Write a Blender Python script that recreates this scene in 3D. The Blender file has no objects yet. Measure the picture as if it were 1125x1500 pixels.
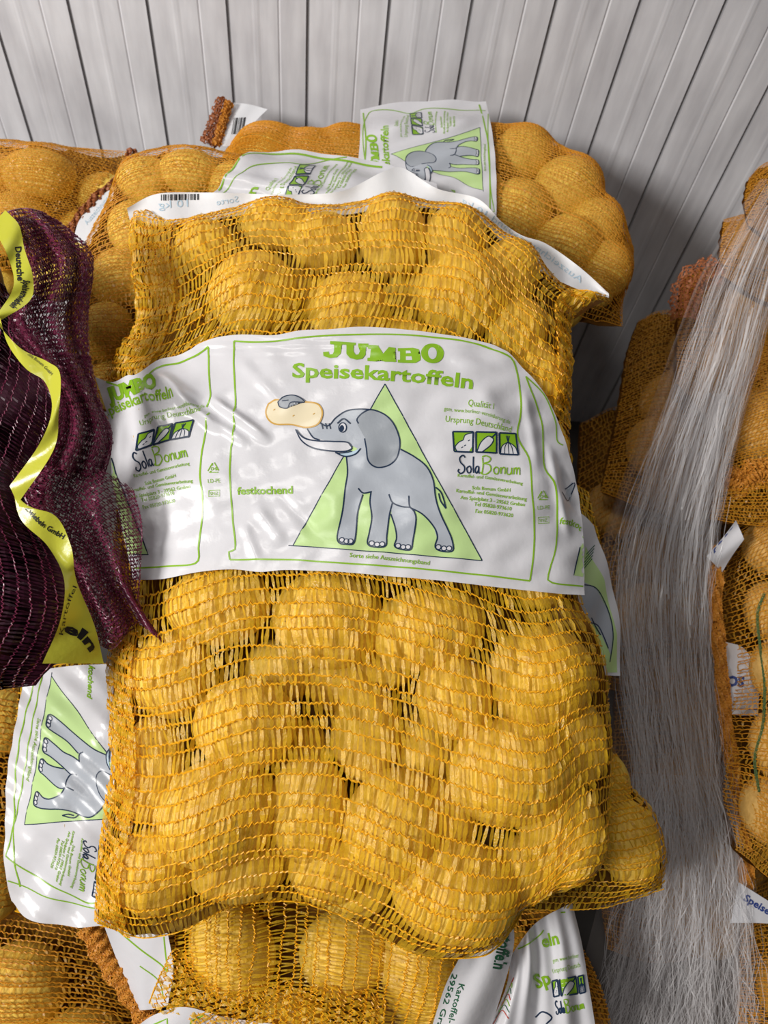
import bpy, bmesh, math, random
import numpy as np
from mathutils import Vector, Matrix

random.seed(7)
rng = np.random.default_rng(7)
C = bpy.context.scene.collection

# ------------------------------------------------------------------ camera, world, lights, exposure
F = 1060.0                                           # focal length in pixels of the 1125 x 1500 frame
R = np.array([[0.9935, -0.1019, -0.0507], [0.0553, 0.8219, -0.5669], [0.0995, 0.5604, 0.8222]])
CAM = np.array([0.0, 0.0, 1.06])
cd = bpy.data.cameras.new('camera')
cam = bpy.data.objects.new('camera', cd)
C.objects.link(cam)
_q = Matrix([list(r) for r in R]).to_quaternion()
cam.location = CAM
cam.rotation_mode = 'QUATERNION'
cam.rotation_quaternion = _q
cd.sensor_fit = 'VERTICAL'
cd.sensor_height = 36.0
cd.lens = 36.0 * F / 1500.0
cd.clip_start = 0.02
cd.dof.use_dof = True
cd.dof.focus_distance = 0.61
cd.dof.aperture_fstop = 8.0
bpy.context.scene.camera = cam

world = bpy.data.worlds.new('world')
bpy.context.scene.world = world
world.use_nodes = True
world.node_tree.nodes['Background'].inputs[0].default_value = (0.93, 0.95, 1.0, 1)
world.node_tree.nodes['Background'].inputs[1].default_value = 0.045

vs = bpy.context.scene.view_settings
vs.view_transform = 'Standard'
vs.look = 'None'
vs.gamma = 1.0
vs.use_curve_mapping = False
vs.exposure = 0.0


def ceiling_lamp(name, loc, target, sx, sy, power, col=(1, 0.97, 0.93)):
    d = bpy.data.lights.new(name, 'AREA')
    d.shape = 'RECTANGLE'
    d.size, d.size_y, d.energy, d.color = sx, sy, power, col
    o = bpy.data.objects.new(name, d)
    C.objects.link(o)
    o.location = loc
    o.rotation_euler = (Vector(target) - Vector(loc)).to_track_quat('-Z', 'Y').to_euler()
    return o


ceiling_lamp('ceiling_lamp', (-0.70, -0.12, 2.75), (-0.1, 0.4, 0.5), 0.9, 0.14, 12.0)
ceiling_lamp('ceiling_lamp', (-1.75, -0.60, 1.80), (-0.1, 0.6, 0.7), 0.8, 0.5, 60.0)


# ------------------------------------------------------------------ materials
def nodes(m):
    m.use_nodes = True
    return m.node_tree.nodes, m.node_tree.links


def mat(name, col, rough=0.5, spec=0.5, bump=0.0, bscale=80.0, alpha=1.0, var=0.0, vscale=20.0, transl=0.0, coat=0.0, sheen=0.0):
    m = bpy.data.materials.new(name)
    N, L = nodes(m)
    b = N['Principled BSDF']
    b.inputs['Base Color'].default_value = (*col, 1)
    b.inputs['Roughness'].default_value = rough
    b.inputs['Specular IOR Level'].default_value = spec
    b.inputs['Coat Weight'].default_value = coat
    b.inputs['Coat Roughness'].default_value = 0.15
    out = N['Material Output']
    tc = N.new('ShaderNodeTexCoord')
    if var:
        n = N.new('ShaderNodeTexNoise')
        n.inputs['Scale'].default_value = vscale
        n.inputs['Detail'].default_value = 6
        L.new(tc.outputs['Object'], n.inputs['Vector'])
        r = N.new('ShaderNodeMapRange')
        r.inputs[1].default_value, r.inputs[2].default_value = 0.3, 0.7
        r.inputs[3].default_value, r.inputs[4].default_value = 1 - var, 1 + var * 0.6
        L.new(n.outputs['Fac'], r.inputs[0])
        mm = N.new('ShaderNodeMix')
        mm.data_type = 'RGBA'
        mm.blend_type = 'MULTIPLY'
        mm.inputs[0].default_value = 1
        mm.inputs[6].default_value = (*col, 1)
        L.new(r.outputs[0], mm.inputs[7])
        L.new(mm.outputs[2], b.inputs['Base Color'])
    if bump:
        n = N.new('ShaderNodeTexNoise')
        n.inputs['Scale'].default_value = bscale
        n.inputs['Detail'].default_value = 5
        L.new(tc.outputs['Object'], n.inputs['Vector'])
        bp = N.new('ShaderNodeBump')
        bp.inputs['Strength'].default_value = bump
        bp.inputs['Distance'].default_value = 0.003
        L.new(n.outputs['Fac'], bp.inputs['Height'])
        L.new(bp.outputs[0], b.inputs['Normal'])
    last = b.outputs[0]
    if transl:
        t = N.new('ShaderNodeBsdfTranslucent')
        t.inputs[0].default_value = (*col, 1)
        mx = N.new('ShaderNodeMixShader')
        mx.inputs[0].default_value = transl
        L.new(last, mx.inputs[1]); L.new(t.outputs[0], mx.inputs[2])
        last = mx.outputs[0]
    if alpha < 1:
        t = N.new('ShaderNodeBsdfTransparent')
        mx = N.new('ShaderNodeMixShader')
        mx.inputs[0].default_value = alpha
        L.new(t.outputs[0], mx.inputs[1]); L.new(last, mx.inputs[2])
        last = mx.outputs[0]
    L.new(last, out.inputs['Surface'])
    return m


def potato_mat(name, c1, c2, spots=(0.16, 0.09, 0.03)):
    m = bpy.data.materials.new(name)
    N, L = nodes(m)
    b = N['Principled BSDF']
    b.inputs['Roughness'].default_value = 0.55
    b.inputs['Specular IOR Level'].default_value = 0.3
    tc = N.new('ShaderNodeTexCoord')
    oi = N.new('ShaderNodeObjectInfo')
    add = N.new('ShaderNodeVectorMath')
    add.operation = 'ADD'
    L.new(tc.outputs['Object'], add.inputs[0])
    sc = N.new('ShaderNodeVectorMath'); sc.operation = 'SCALE'
    cb = N.new('ShaderNodeCombineXYZ')
    for k in range(3):
        L.new(oi.outputs['Random'], cb.inputs[k])
    L.new(cb.outputs[0], sc.inputs[0]); sc.inputs[3].default_value = 37.0
    L.new(sc.outputs[0], add.inputs[1])
    n = N.new('ShaderNodeTexNoise'); n.inputs['Scale'].default_value = 2.2; n.inputs['Detail'].default_value = 7
    n.inputs['Roughness'].default_value = 0.65
    L.new(add.outputs[0], n.inputs['Vector'])
    cr = N.new('ShaderNodeValToRGB')
    cr.color_ramp.elements[0].position = 0.32; cr.color_ramp.elements[0].color = (*c2, 1)
    cr.color_ramp.elements[1].position = 0.62; cr.color_ramp.elements[1].color = (*c1, 1)
    L.new(n.outputs['Fac'], cr.inputs[0])
    v = N.new('ShaderNodeTexVoronoi'); v.inputs['Scale'].default_value = 5.5
    L.new(add.outputs[0], v.inputs['Vector'])
    lt = N.new('ShaderNodeMapRange')
    lt.inputs[1].default_value, lt.inputs[2].default_value = 0.05, 0.12
    lt.inputs[3].default_value, lt.inputs[4].default_value = 0.85, 0.0
    L.new(v.outputs['Distance'], lt.inputs[0])
    mx = N.new('ShaderNodeMix'); mx.data_type = 'RGBA'
    L.new(lt.outputs[0], mx.inputs[0]); L.new(cr.outputs[0], mx.inputs[6])
    mx.inputs[7].default_value = (*spots, 1)
    L.new(mx.outputs[2], b.inputs['Base Color'])
    bp = N.new('ShaderNodeBump'); bp.inputs['Strength'].default_value = 0.25; bp.inputs['Distance'].default_value = 0.05
    L.new(n.outputs['Fac'], bp.inputs['Height']); L.new(bp.outputs[0], b.inputs['Normal'])
    return m


M = dict(
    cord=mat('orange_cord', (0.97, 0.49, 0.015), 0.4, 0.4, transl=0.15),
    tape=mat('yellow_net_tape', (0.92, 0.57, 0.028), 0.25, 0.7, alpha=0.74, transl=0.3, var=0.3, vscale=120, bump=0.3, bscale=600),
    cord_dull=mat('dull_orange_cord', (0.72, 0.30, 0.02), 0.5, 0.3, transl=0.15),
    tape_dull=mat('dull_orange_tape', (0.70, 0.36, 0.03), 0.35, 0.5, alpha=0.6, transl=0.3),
    cuff=mat('orange_hem', (0.70, 0.30, 0.04), 0.45, 0.4, transl=0.2),
    cuff_red=mat('rust_orange_hem', (0.42, 0.14, 0.05), 0.5, 0.4, transl=0.2),
    back=mat('net_underside', (0.20, 0.09, 0.012), 0.6, 0.2),  # net orange darkened in the colour, standing in for shade between potatoes
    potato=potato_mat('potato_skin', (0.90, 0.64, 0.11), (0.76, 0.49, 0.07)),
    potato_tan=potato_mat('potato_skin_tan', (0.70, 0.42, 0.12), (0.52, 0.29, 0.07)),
    white=mat('white_plastic_film', (0.76, 0.755, 0.79), 0.26, 0.5, bump=0.24, bscale=55, transl=0.12),
    tapewhite=mat('white_tape', (0.80, 0.81, 0.84), 0.4, 0.4, bump=0.2, bscale=60, transl=0.1),
    green=mat('green_ink', (0.24, 0.46, 0.02), 0.3, 0.5),
    lgreen=mat('light_green_ink', (0.52, 0.71, 0.30), 0.3, 0.5, bump=0.2, bscale=55),
    navy=mat('navy_ink', (0.012, 0.03, 0.07), 0.3, 0.5),
    grey=mat('grey_ink', (0.43, 0.46, 0.51), 0.3, 0.5, bump=0.2, bscale=55),
    dgrey=mat('dark_grey_ink', (0.33, 0.355, 0.39), 0.3, 0.5, bump=0.2, bscale=55),
    cream=mat('cream_ink', (0.78, 0.68, 0.47), 0.3, 0.5),
    tan=mat('tan_ink', (0.60, 0.34, 0.06), 0.3, 0.5),
    black=mat('black_ink', (0.01, 0.01, 0.012), 0.4, 0.4),
    blue=mat('blue_ink', (0.03, 0.06, 0.25), 0.4, 0.4),
    paleblue=mat('pale_blue_ink', (0.45, 0.58, 0.68), 0.4, 0.4),
    dkgreen=mat('dark_green_ink', (0.015, 0.11, 0.05), 0.4, 0.4),
    red=mat('red_ink', (0.5, 0.06, 0.03), 0.4, 0.4),
    ptape=mat('purple_net_tape', (0.15, 0.018, 0.055), 0.3, 0.6, alpha=0.72, transl=0.2),
    ptape_dark=mat('dark_purple_tape', (0.055, 0.008, 0.025), 0.3, 0.6, alpha=0.75, transl=0.1),
    pcord=mat('purple_cord', (0.17, 0.02, 0.06), 0.32, 0.6),
    onion=mat('onion_skin', (0.04, 0.007, 0.014), 0.35, 0.5, var=0.5, vscale=4),
    pback=mat('purple_underside', (0.05, 0.008, 0.02), 0.6, 0.2),
    lime=mat('lime_film', (0.62, 0.62, 0.06), 0.25, 0.5, bump=0.3, bscale=60, transl=0.2),
    strand=mat('stretch_film_strand', (0.82, 0.80, 0.81), 0.25, 0.8, alpha=0.36),
    film=mat('stretch_film_sheet', (0.62, 0.55, 0.53), 0.2, 0.7, alpha=0.15, bump=0.6, bscale=30),
    thread=mat('green_thread', (0.07, 0.13, 0.04), 0.6, 0.2),
)


# ------------------------------------------------------------------ helpers
def ray(px, py):
    px = np.asarray(px, float); py = np.asarray(py, float)
    c = np.stack([(px - 562.5) / F, -(py - 750) / F, -np.ones_like(px)], -1)
    return c @ R.T


def at(px, py, depth):
    return CAM + ray(px, py) * np.asarray(depth, float)[..., None]


def meshobj(name, verts, faces, mats, parent=None, midx=None, smooth=True):
    me = bpy.data.meshes.new(name)
    me.from_pydata([tuple(v) for v in np.asarray(verts, float)], [], [tuple(f) for f in faces])
    if not isinstance(mats, (list, tuple)):
        mats = [mats]
    for m in mats:
        me.materials.append(m)
    if midx is not None:
        me.polygons.foreach_set('material_index', np.asarray(midx, dtype=np.int32))
    if smooth:
        me.polygons.foreach_set('use_smooth', np.ones(len(me.polygons), dtype=bool))
    me.update()
    o = bpy.data.objects.new(name, me)
    C.objects.link(o)
    if parent is not None:
        o.parent = parent
        o.matrix_parent_inverse = parent_matrix(parent).inverted()
    return o


def parent_matrix(p):
    m = p.matrix_basis.copy()
    while p.parent:
        m = p.parent.matrix_basis @ m
        p = p.parent
    return m


def thing(name, label, cat, loc, group=None):
    o = bpy.data.objects.new(name, None)
    o.empty_display_size = 0.02
    C.objects.link(o)
    o.location = Vector(loc)
    o['label'] = label; o['category'] = cat
    if group:
        o['group'] = group
    return o


def tag(o, label, cat, group=None):
    o['label'] = label; o['category'] = cat
    if group:
        o['group'] = group
    return o


def smooth(pts, n=300):
    """Catmull-Rom through pts, resampled evenly by arc length"""
    p = np.asarray(pts, float)
    if len(p) > 2:
        q = np.vstack([2 * p[0] - p[1], p, 2 * p[-1] - p[-2]])
        out = []
        u = np.linspace(0, 1, 14, endpoint=False)[:, None]
        for i in range(len(p) - 1):
            a, b, c, d = q[i], q[i + 1], q[i + 2], q[i + 3]
            out.append(0.5 * ((2 * b) + (c - a) * u + (2 * a - 5 * b + 4 * c - d) * u ** 2 + (3 * b - a - 3 * c + d) * u ** 3))
        p = np.vstack(out + [p[-1:]])
    L = np.concatenate([[0], np.cumsum(np.linalg.norm(np.diff(p, axis=0), axis=1))])
    t = np.linspace(0, L[-1], n)
    return np.stack([np.interp(t, L, p[:, k]) for k in range(p.shape[1])], 1)


def ev(c, t):
    u = np.linspace(0, 1, len(c))
    return np.stack([np.interp(t, u, c[:, k]) for k in range(c.shape[1])], -1)


def coons(top, right, bottom, left):
    """top/bottom run left to right, left/right run top to bottom"""
    T, Rr, B, Lf = top, right, bottom, left

    def f(s, t):
        s = np.clip(np.asarray(s, float), 0, 1); t = np.clip(np.asarray(t, float), 0, 1)
        S, Q = s[..., None], t[..., None]
        return ((1 - Q) * ev(T, s) + Q * ev(B, s) + (1 - S) * ev(Lf, t) + S * ev(Rr, t)
                - ((1 - S) * (1 - Q) * T[0] + S * (1 - Q) * T[-1] + (1 - S) * Q * B[0] + S * Q * B[-1]))
    return f


def inside(poly, x, y):
    x = np.asarray(x); y = np.asarray(y)
    r = np.zeros(x.shape, bool)
    n = len(poly)
    for i in range(n):
        x0, y0 = poly[i]; x1, y1 = poly[(i + 1) % n]
        c = (y0 > y) != (y1 > y)
        if c.any() and y1 != y0:
            r ^= c & (x < (x1 - x0) * (y - y0) / (y1 - y0) + x0)
    return r


class Plane:
    """a resting plane through the point seen at a pixel, with slopes dz/dx and dz/dy in the room"""
    def __init__(self, px, py, depth, sx, sy):
        self.o = at(px, py, depth)
        n = np.array([-sx, -sy, 1.0]); self.n = n / np.linalg.norm(n)
        r = R[:, 0]
        ex = r - self.n * (r @ self.n); self.ex = ex / np.linalg.norm(ex)
        self.ey = np.cross(self.n, self.ex)

    def world(self, x, y, z):
        return self.o + np.asarray(x)[..., None] * self.ex + np.asarray(y)[..., None] * self.ey + np.asarray(z)[..., None] * self.n

    def pix(self, px, py, z=0.0):
        d = ray(px, py)
        t = (np.asarray(z) - (CAM - self.o) @ self.n) / (d @ self.n)
        p = CAM + d * t[..., None] - self.o
        return p @ self.ex, p @ self.ey, t


def box_blur(a, k):
    for ax in (0, 1):
        p = np.pad(a, [(k, k) if i == ax else (0, 0) for i in (0, 1)], mode='edge')
        c = np.cumsum(p, axis=ax)
        c = np.insert(c, 0, 0, axis=ax)
        n = a.shape[ax]
        a = (np.take(c, np.arange(2 * k + 1, 2 * k + 1 + n), axis=ax) - np.take(c, np.arange(0, n), axis=ax)) / (2 * k + 1)
    return a


# potato prototypes -------------------------------------------------------------
def lump_mesh(name, seed, material, amp=0.06):
    bm = bmesh.new()
    bmesh.ops.create_icosphere(bm, subdivisions=4, radius=1)
    r = random.Random(seed)
    ws = [(Vector((r.uniform(-1, 1), r.uniform(-1, 1), r.uniform(-1, 1))).normalized(), r.uniform(1.5, 3.4), r.uniform(0, 6.28), r.uniform(.3, 1)) for _ in range(7)]
    eyes = [Vector((r.gauss(0, 1), r.gauss(0, 1), r.gauss(0, 1))).normalized() for _ in range(7)]
    for v in bm.verts:
        p = v.co.copy()
        d = sum(a * math.sin(f * p.dot(w) + ph) for w, f, ph, a in ws) * amp * 0.35
        for e in eyes:
            q = (p - e).length
            d -= 0.035 * math.exp(-(q / 0.13) ** 2)
        v.co = p * (1 + d)
    me = bpy.data.meshes.new(name)
    bm.to_mesh(me); bm.free()
    me.materials.append(material)
    me.polygons.foreach_set('use_smooth', np.ones(len(me.polygons), dtype=bool))
    return me


POT = [lump_mesh('potato', s, M['potato']) for s in range(5)]
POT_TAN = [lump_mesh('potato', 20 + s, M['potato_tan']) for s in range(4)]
ONION = [lump_mesh('onion', 40 + s, M['onion'], 0.03) for s in range(3)]


class Sack:
    """the lumpy upper surface of a filled net sack: a taut net relaxed over the potatoes in it"""
    def __init__(self, plane, top, right, bottom, left, thick=0.055, step=0.004, lumps=(), auto=None, bumps=(), seed=0, sag=0.00001, iters=700, taut=0.75):
        self.pl = plane
        loc = []
        for c in (top, right, bottom, left):
            c = smooth(c, 300)
            x, y, _ = plane.pix(c[:, 0], c[:, 1])
            loc.append(np.stack([x, y], 1))
        T, Rr, B, L = loc
        self.cf = coons(T, Rr, B, L)
        poly = np.vstack([T, Rr, B[::-1], L[::-1]])[::3]
        self.poly = poly
        lo, hi = poly.min(0) - 3 * step, poly.max(0) + 3 * step
        self.lo, self.step = lo, step
        nx, ny = (np.ceil((hi - lo) / step)).astype(int) + 1
        X, Y = np.meshgrid(lo[0] + np.arange(nx) * step, lo[1] + np.arange(ny) * step, indexing='ij')
        mask = inside(poly, X, Y)
        P = np.zeros_like(X)
        d = np.zeros_like(X); cur = mask.copy(); k = 0
        while cur.any() and k < 200:
            d[cur] += step
            e = cur.copy()
            e[1:] &= cur[:-1]; e[:-1] &= cur[1:]; e[:, 1:] &= cur[:, :-1]; e[:, :-1] &= cur[:, 1:]
            cur = e; k += 1
        w = thick * 1.9
        q = np.clip(d / w, 0, 1)
        P = thick * np.sqrt(np.clip(1 - (1 - q) ** 2, 0, 1))
        P = box_blur(P, 3) * mask
        self.P = P
        rr = random.Random(seed)
        self.lumps = []
        # each lump: x, y, z, a, b, c, rot, key
        for i, l in enumerate(lumps):
            px, py, ra, rb, rot, dz = l[:6]
            x, y, t = plane.pix(np.array([px]), np.array([py]), thick * 0.6)
            sc = t[0] / F
            a, b = ra * sc, rb * sc
            c = min(a, b) * 0.92
            z = float(self.sample(P, x, y)[0]) + dz - c
            self.lumps.append((x[0], y[0], z, a, b, c, math.radians(rot), i))
        if auto:
            sp, rad, dz = auto
            bx0, by0 = poly.min(0); bx1, by1 = poly.max(0)
            row = 0
            y = by0 + sp * 0.45
            while y < by1:
                x = bx0 + sp * (0.45 + 0.5 * (row % 2))
                while x < bx1:
                    xx, yy = x + rr.uniform(-.16, .16) * sp, y + rr.uniform(-.16, .16) * sp
                    pv = float(self.sample(P, np.array([xx]), np.array([yy]))[0])
                    a_ = np.linspace(0, 6.28, 9)
                    if pv > thick * 0.6 and inside(poly, xx + rad * .82 * np.cos(a_), yy + rad * .82 * np.sin(a_)).all():
                        a = rad * rr.uniform(.95, 1.25); b = rad * rr.uniform(.8, 1.0); c = rad * rr.uniform(.78, .92)
                        self.lumps.append((xx, yy, pv - c + dz + rr.uniform(-.008, .006), a, b, c, rr.uniform(0, 3.14), None))
                    x += sp
                y += sp * 0.87
                row += 1
        H0 = np.full_like(X, -1.0)
        for (x, y, z, a, b, c, rot, _) in list(self.lumps):
            dx, dy = X - x, Y - y
            u = (dx * math.cos(rot) + dy * math.sin(rot)) / a
            v = (-dx * math.sin(rot) + dy * math.cos(rot)) / b
            q = 1 - u * u - v * v
            H0 = np.maximum(H0, np.where(q > 0, z + c * np.sqrt(np.clip(q, 0, 1)) + 0.0022, -1))
        for (px, py, rx, ry, rot, h) in bumps:                # folds of the empty net itself
            bxx, byy, t = plane.pix(np.array([px]), np.array([py]))
            sc = t[0] / F; ro = math.radians(rot)
            dx, dy = X - bxx[0], Y - byy[0]
            u = (dx * math.cos(ro) + dy * math.sin(ro)) / (rx * sc); v = (-dx * math.sin(ro) + dy * math.cos(ro)) / (ry * sc)
            H0 = np.maximum(H0, h * np.exp(-(u * u + v * v)))
        U = np.maximum(H0, P * 0.5) * mask
        for _ in range(iters):
            A = U.copy()
            A[1:-1, 1:-1] = 0.25 * (U[2:, 1:-1] + U[:-2, 1:-1] + U[1:-1, 2:] + U[1:-1, :-2]) - sag
            U = np.maximum(H0, A) * mask
        U = np.maximum(U, 0)
        E = U.copy()
        for _ in range(60):
            E = np.maximum(U, box_blur(E, 2))
        U = np.maximum(U, U + taut * (E - U) * np.clip((d - step) / 0.03, 0, 1)) * mask
        self.mask = mask
        self.U = U
        E = U.copy()
        for _ in range(50):
            E = np.maximum(U, box_blur(E, 2))
        self.E = box_blur(E, 2) + 0.0045

    def sample(self, G, x, y):
        fx = np.clip((np.asarray(x) - self.lo[0]) / self.step, 0, G.shape[0] - 1.001)
        fy = np.clip((np.asarray(y) - self.lo[1]) / self.step, 0, G.shape[1] - 1.001)
        i = fx.astype(int); j = fy.astype(int); u = fx - i; v = fy - j
        return G[i, j] * (1 - u) * (1 - v) + G[i + 1, j] * u * (1 - v) + G[i, j + 1] * (1 - u) * v + G[i + 1, j + 1] * u * v

    def P3(self, s, t):
        xy = self.cf(s, t)
        return self.pl.world(xy[..., 0], xy[..., 1], self.sample(self.U, xy[..., 0], xy[..., 1]))

    def hit(self, px, py, extra=0.0, G=None):
        """the point of the surface that is seen at a pixel of the photograph"""
        G = self.E if G is None else G
        z = np.full(np.shape(px), 0.04)
        for _ in range(14):
            x, y, t = self.pl.pix(px, py, z)
            z = 0.45 * z + 0.55 * self.sample(G, x, y)
        x, y, t = self.pl.pix(px, py, z)
        return self.pl.world(x, y, z + extra)


def net_patch(name, P, rows, cols, cw, tw, mats, parent, seed=0, tpow=1.0, amp=0.16, nref=None, slant=0.5, fill=1.0, lift=0.0):
    """a raschel knitted net: sinuous chain cords along s, flat tapes along t"""
    g = np.random.default_rng(seed)

    def frame(s, t):
        e = 2e-3
        p = P(s, t)
        ps = P(np.minimum(s + e, 1), t) - P(np.maximum(s - e, 0), t)
        pt = P(s, np.minimum(t + e, 1)) - P(s, np.maximum(t - e, 0))
        ps /= np.linalg.norm(ps, axis=-1, keepdims=True) + 1e-12
        pt /= np.linalg.norm(pt, axis=-1, keepdims=True) + 1e-12
        n = np.cross(ps, pt)
        n /= np.linalg.norm(n, axis=-1, keepdims=True) + 1e-12
        ref = (CAM - p) if nref is None else np.broadcast_to(nref, p.shape)
        n *= np.sign((n * ref).sum(-1, keepdims=True) + 1e-9)
        return p, ps, pt, n
    V, Fc, MI = [], [], []
    base = 0
    tj = np.linspace(0, 1, rows + 1)
    tj[1:-1] += g.normal(0, 0.13, rows - 1) / rows
    tj = np.clip(tj, 0, 1) ** tpow
    # cords
    ns = cols * 2 + 1
    k = np.arange(ns)
    s = np.broadcast_to(k / (ns - 1), (rows + 1, ns))
    lo_ = np.stack([np.interp(k, np.linspace(0, ns, 9), g.normal(0, 0.12, 9)) for _ in range(rows + 1)])
    tt = tj[:, None] + (amp * ((k % 2) * 2 - 1)[None, :] * g.uniform(.5, 1.2, (rows + 1, ns)) + lo_ + g.normal(0, .05, (rows + 1, ns))) / rows
    p, ps, pt, n = frame(s, np.clip(tt, 0, 1))
    p = p + n * lift
    w = cw * g.uniform(.8, 1.25, (rows + 1, ns, 1))
    ring = np.stack([p + pt * w, p + n * w * .8, p - pt * w, p - n * w * .8], 2)
    V.append(ring.reshape(-1, 3))
    idx = np.arange((rows + 1) * ns * 4).reshape(rows + 1, ns, 4)
    for a in range(4):
        b = (a + 1) % 4
        Fc.append(np.stack([idx[:, :-1, a], idx[:, 1:, a], idx[:, 1:, b], idx[:, :-1, b]], -1).reshape(-1, 4))
    MI.append(np.zeros(sum(len(f) for f in Fc), int))
    base = V[0].shape[0]
    # tapes
    ii, jj = np.meshgrid(np.arange(cols), np.arange(rows), indexing='ij')
    ii = ii.ravel(); jj = jj.ravel()
    if fill < 1:
        keep = g.random(len(ii)) < fill
        ii, jj = ii[keep], jj[keep]
    m = len(ii)
    s0 = (ii + .5 + g.normal(0, .08, m)) / cols
    s1 = (ii + .5 + g.normal(0, .14, m) + slant * (((ii + jj) % 2) - .5) + .25 * np.sin(ii * .37 + jj * .9)) / cols
    t0, t1 = tj[jj], tj[jj + 1]
    hw = [0.55, 0.92, 0.55]
    tw_ = tw * g.uniform(.65, 1.25, m)
    th = g.normal(0, .38, m)
    secs = []
    for q, f in enumerate((0.0, 0.5, 1.0)):
        p, ps, pt, n = frame(np.clip(s0 + (s1 - s0) * f, 0, 1), t0 + (t1 - t0) * f)
        p = p + n * (lift + (0.0006 if q == 1 else 0))
        wv = (ps * np.cos(th)[:, None] + n * np.sin(th)[:, None]) * (tw_ * hw[q])[:, None]
        secs += [p - wv, p + wv]
    vv = np.stack(secs, 1)
    V.append(vv.reshape(-1, 3))
    ix = base + np.arange(m * 6).reshape(m, 6)
    f2 = np.concatenate([ix[:, [0, 1, 3, 2]], ix[:, [2, 3, 5, 4]]])
    Fc.append(f2)
    MI.append(np.ones(len(f2), int))
    return meshobj(name, np.vstack(V), np.vstack(Fc), mats, parent, np.concatenate(MI), smooth=False)


def sheet(name, P, ns, nt, material, parent, thick=0.0):
    s, t = np.meshgrid(np.linspace(0, 1, ns), np.linspace(0, 1, nt), indexing='ij')
    p = P(s, t)
    idx = np.arange(ns * nt).reshape(ns, nt)
    f = np.stack([idx[:-1, :-1], idx[1:, :-1], idx[1:, 1:], idx[:-1, 1:]], -1).reshape(-1, 4)
    o = meshobj(name, p.reshape(-1, 3), f, material, parent)
    if thick:
        md = o.modifiers.new('thickness', 'SOLIDIFY'); md.thickness = thick; md.offset = 0
    return o


def px_surface(top, right, bottom, left, ripple=None):
    """a loose sheet whose edges pass through (pixel x, pixel y, distance) points"""
    cf = coons(*[smooth(c, 200) for c in (top, right, bottom, left)])

    def f(s, t):
        q = cf(s, t)
        d = q[..., 2]
        if ripple is not None:
            d = d + ripple(s, t)
        return at(q[..., 0], q[..., 1], d)
    return f


# ------------------------------------------------------------------ printing on the plastic labels
_tc = {}


def text_mesh(body, bold=0.0):
    k = (body, bold)
    if k not in _tc:
        cu = bpy.data.curves.new('t', 'FONT')
        cu.body = body; cu.offset = bold; cu.resolution_u = 2
        o = bpy.data.objects.new('t', cu)
        me = bpy.data.meshes.new_from_object(o)
        v = np.array([x.co[:2] for x in me.vertices]).reshape(-1, 2)
        f = [tuple(p.vertices) for p in me.polygons]
        bpy.data.objects.remove(o); bpy.data.curves.remove(cu); bpy.data.meshes.remove(me)
        _tc[k] = (v, f)
    return _tc[k]


CAP = float(text_mesh('H')[0][:, 1].max())
INK = ['white', 'green', 'lgreen', 'navy', 'grey', 'dgrey', 'cream', 'tan', 'black', 'blue', 'paleblue', 'dkgreen', 'red']


class Print:
    def __init__(self):
        self.items = []

    def add(self, v, f, ink, layer):
        self.items.append((np.asarray(v, float), f, INK.index(ink), layer))

    def poly(self, pts, ink, layer=1, curve=False, maxlen=6.0):
        pts = [tuple(p) for p in pts]
        if curve:
            pts = [tuple(p) for p in smooth(pts + pts[:1], len(pts) * 6)[:-1]]
        bm = bmesh.new()
        bm.faces.new([bm.verts.new((x, y, 0)) for x, y in pts])
        bmesh.ops.triangulate(bm, faces=bm.faces[:])
        for _ in range(9):
            es = [e for e in bm.edges if e.calc_length() > maxlen]
            if not es:
                break
            bmesh.ops.subdivide_edges(bm, edges=es, cuts=1)
            bmesh.ops.triangulate(bm, faces=[f for f in bm.faces if len(f.verts) > 3])
        bm.verts.index_update()
        self.add([v.co[:2] for v in bm.verts], [tuple(v.index for v in f.verts) for f in bm.faces], ink, layer)
        bm.free()

    def stroke(self, pts, w, ink, layer=3, curve=True, taper=False):
        p = np.asarray(pts, float)
        if curve and len(p) > 2:
            p = smooth(p, max(8, len(p) * 6))
        else:
            q = []
            for a, b in zip(p[:-1], p[1:]):
                n = max(1, int(np.linalg.norm(b - a) / 10))
                q += [a + (b - a) * k / n for k in range(n)]
            p = np.array(q + [p[-1]])
        t = np.gradient(p, axis=0)
        t /= np.linalg.norm(t, axis=1, keepdims=True) + 1e-9
        nrm = np.stack([-t[:, 1], t[:, 0]], 1)
        ww = np.full(len(p), w / 2)
        if taper:
            ww *= np.linspace(1, .25, len(p))
        v = np.vstack([p + nrm * ww[:, None], p - nrm * ww[:, None]])
        n = len(p)
        self.add(v, [(i, i + 1, n + i + 1, n + i) for i in range(n - 1)], ink, layer)

    def text(self, body, path, h, ink, bold=0.0, layer=2, mirror=False):
        v, f = text_mesh(body, bold)
        c = smooth(path, 60)
        x0, x1 = v[:, 0].min(), v[:, 0].max()
        u = (v[:, 0] - x0) / (x1 - x0)
        if mirror:
            u = 1 - u
        p = ev(c, u)
        t = ev(np.gradient(c, axis=0), u)
        t /= np.linalg.norm(t, axis=1, keepdims=True)
        up = np.stack([t[:, 1], -t[:, 0]], 1)
        self.add(p + up * (v[:, 1] / CAP * h)[:, None], f, ink, layer)

    def affine(self, src, dst):
        s = np.hstack([np.asarray(src, float), np.ones((len(src), 1))])
        A = np.linalg.lstsq(s, np.asarray(dst, float), rcond=None)[0]
        r = Print()
        for v, f, k, l in self.items:
            r.items.append((np.hstack([v, np.ones((len(v), 1))]) @ A, f, k, l))
        return r


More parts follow.
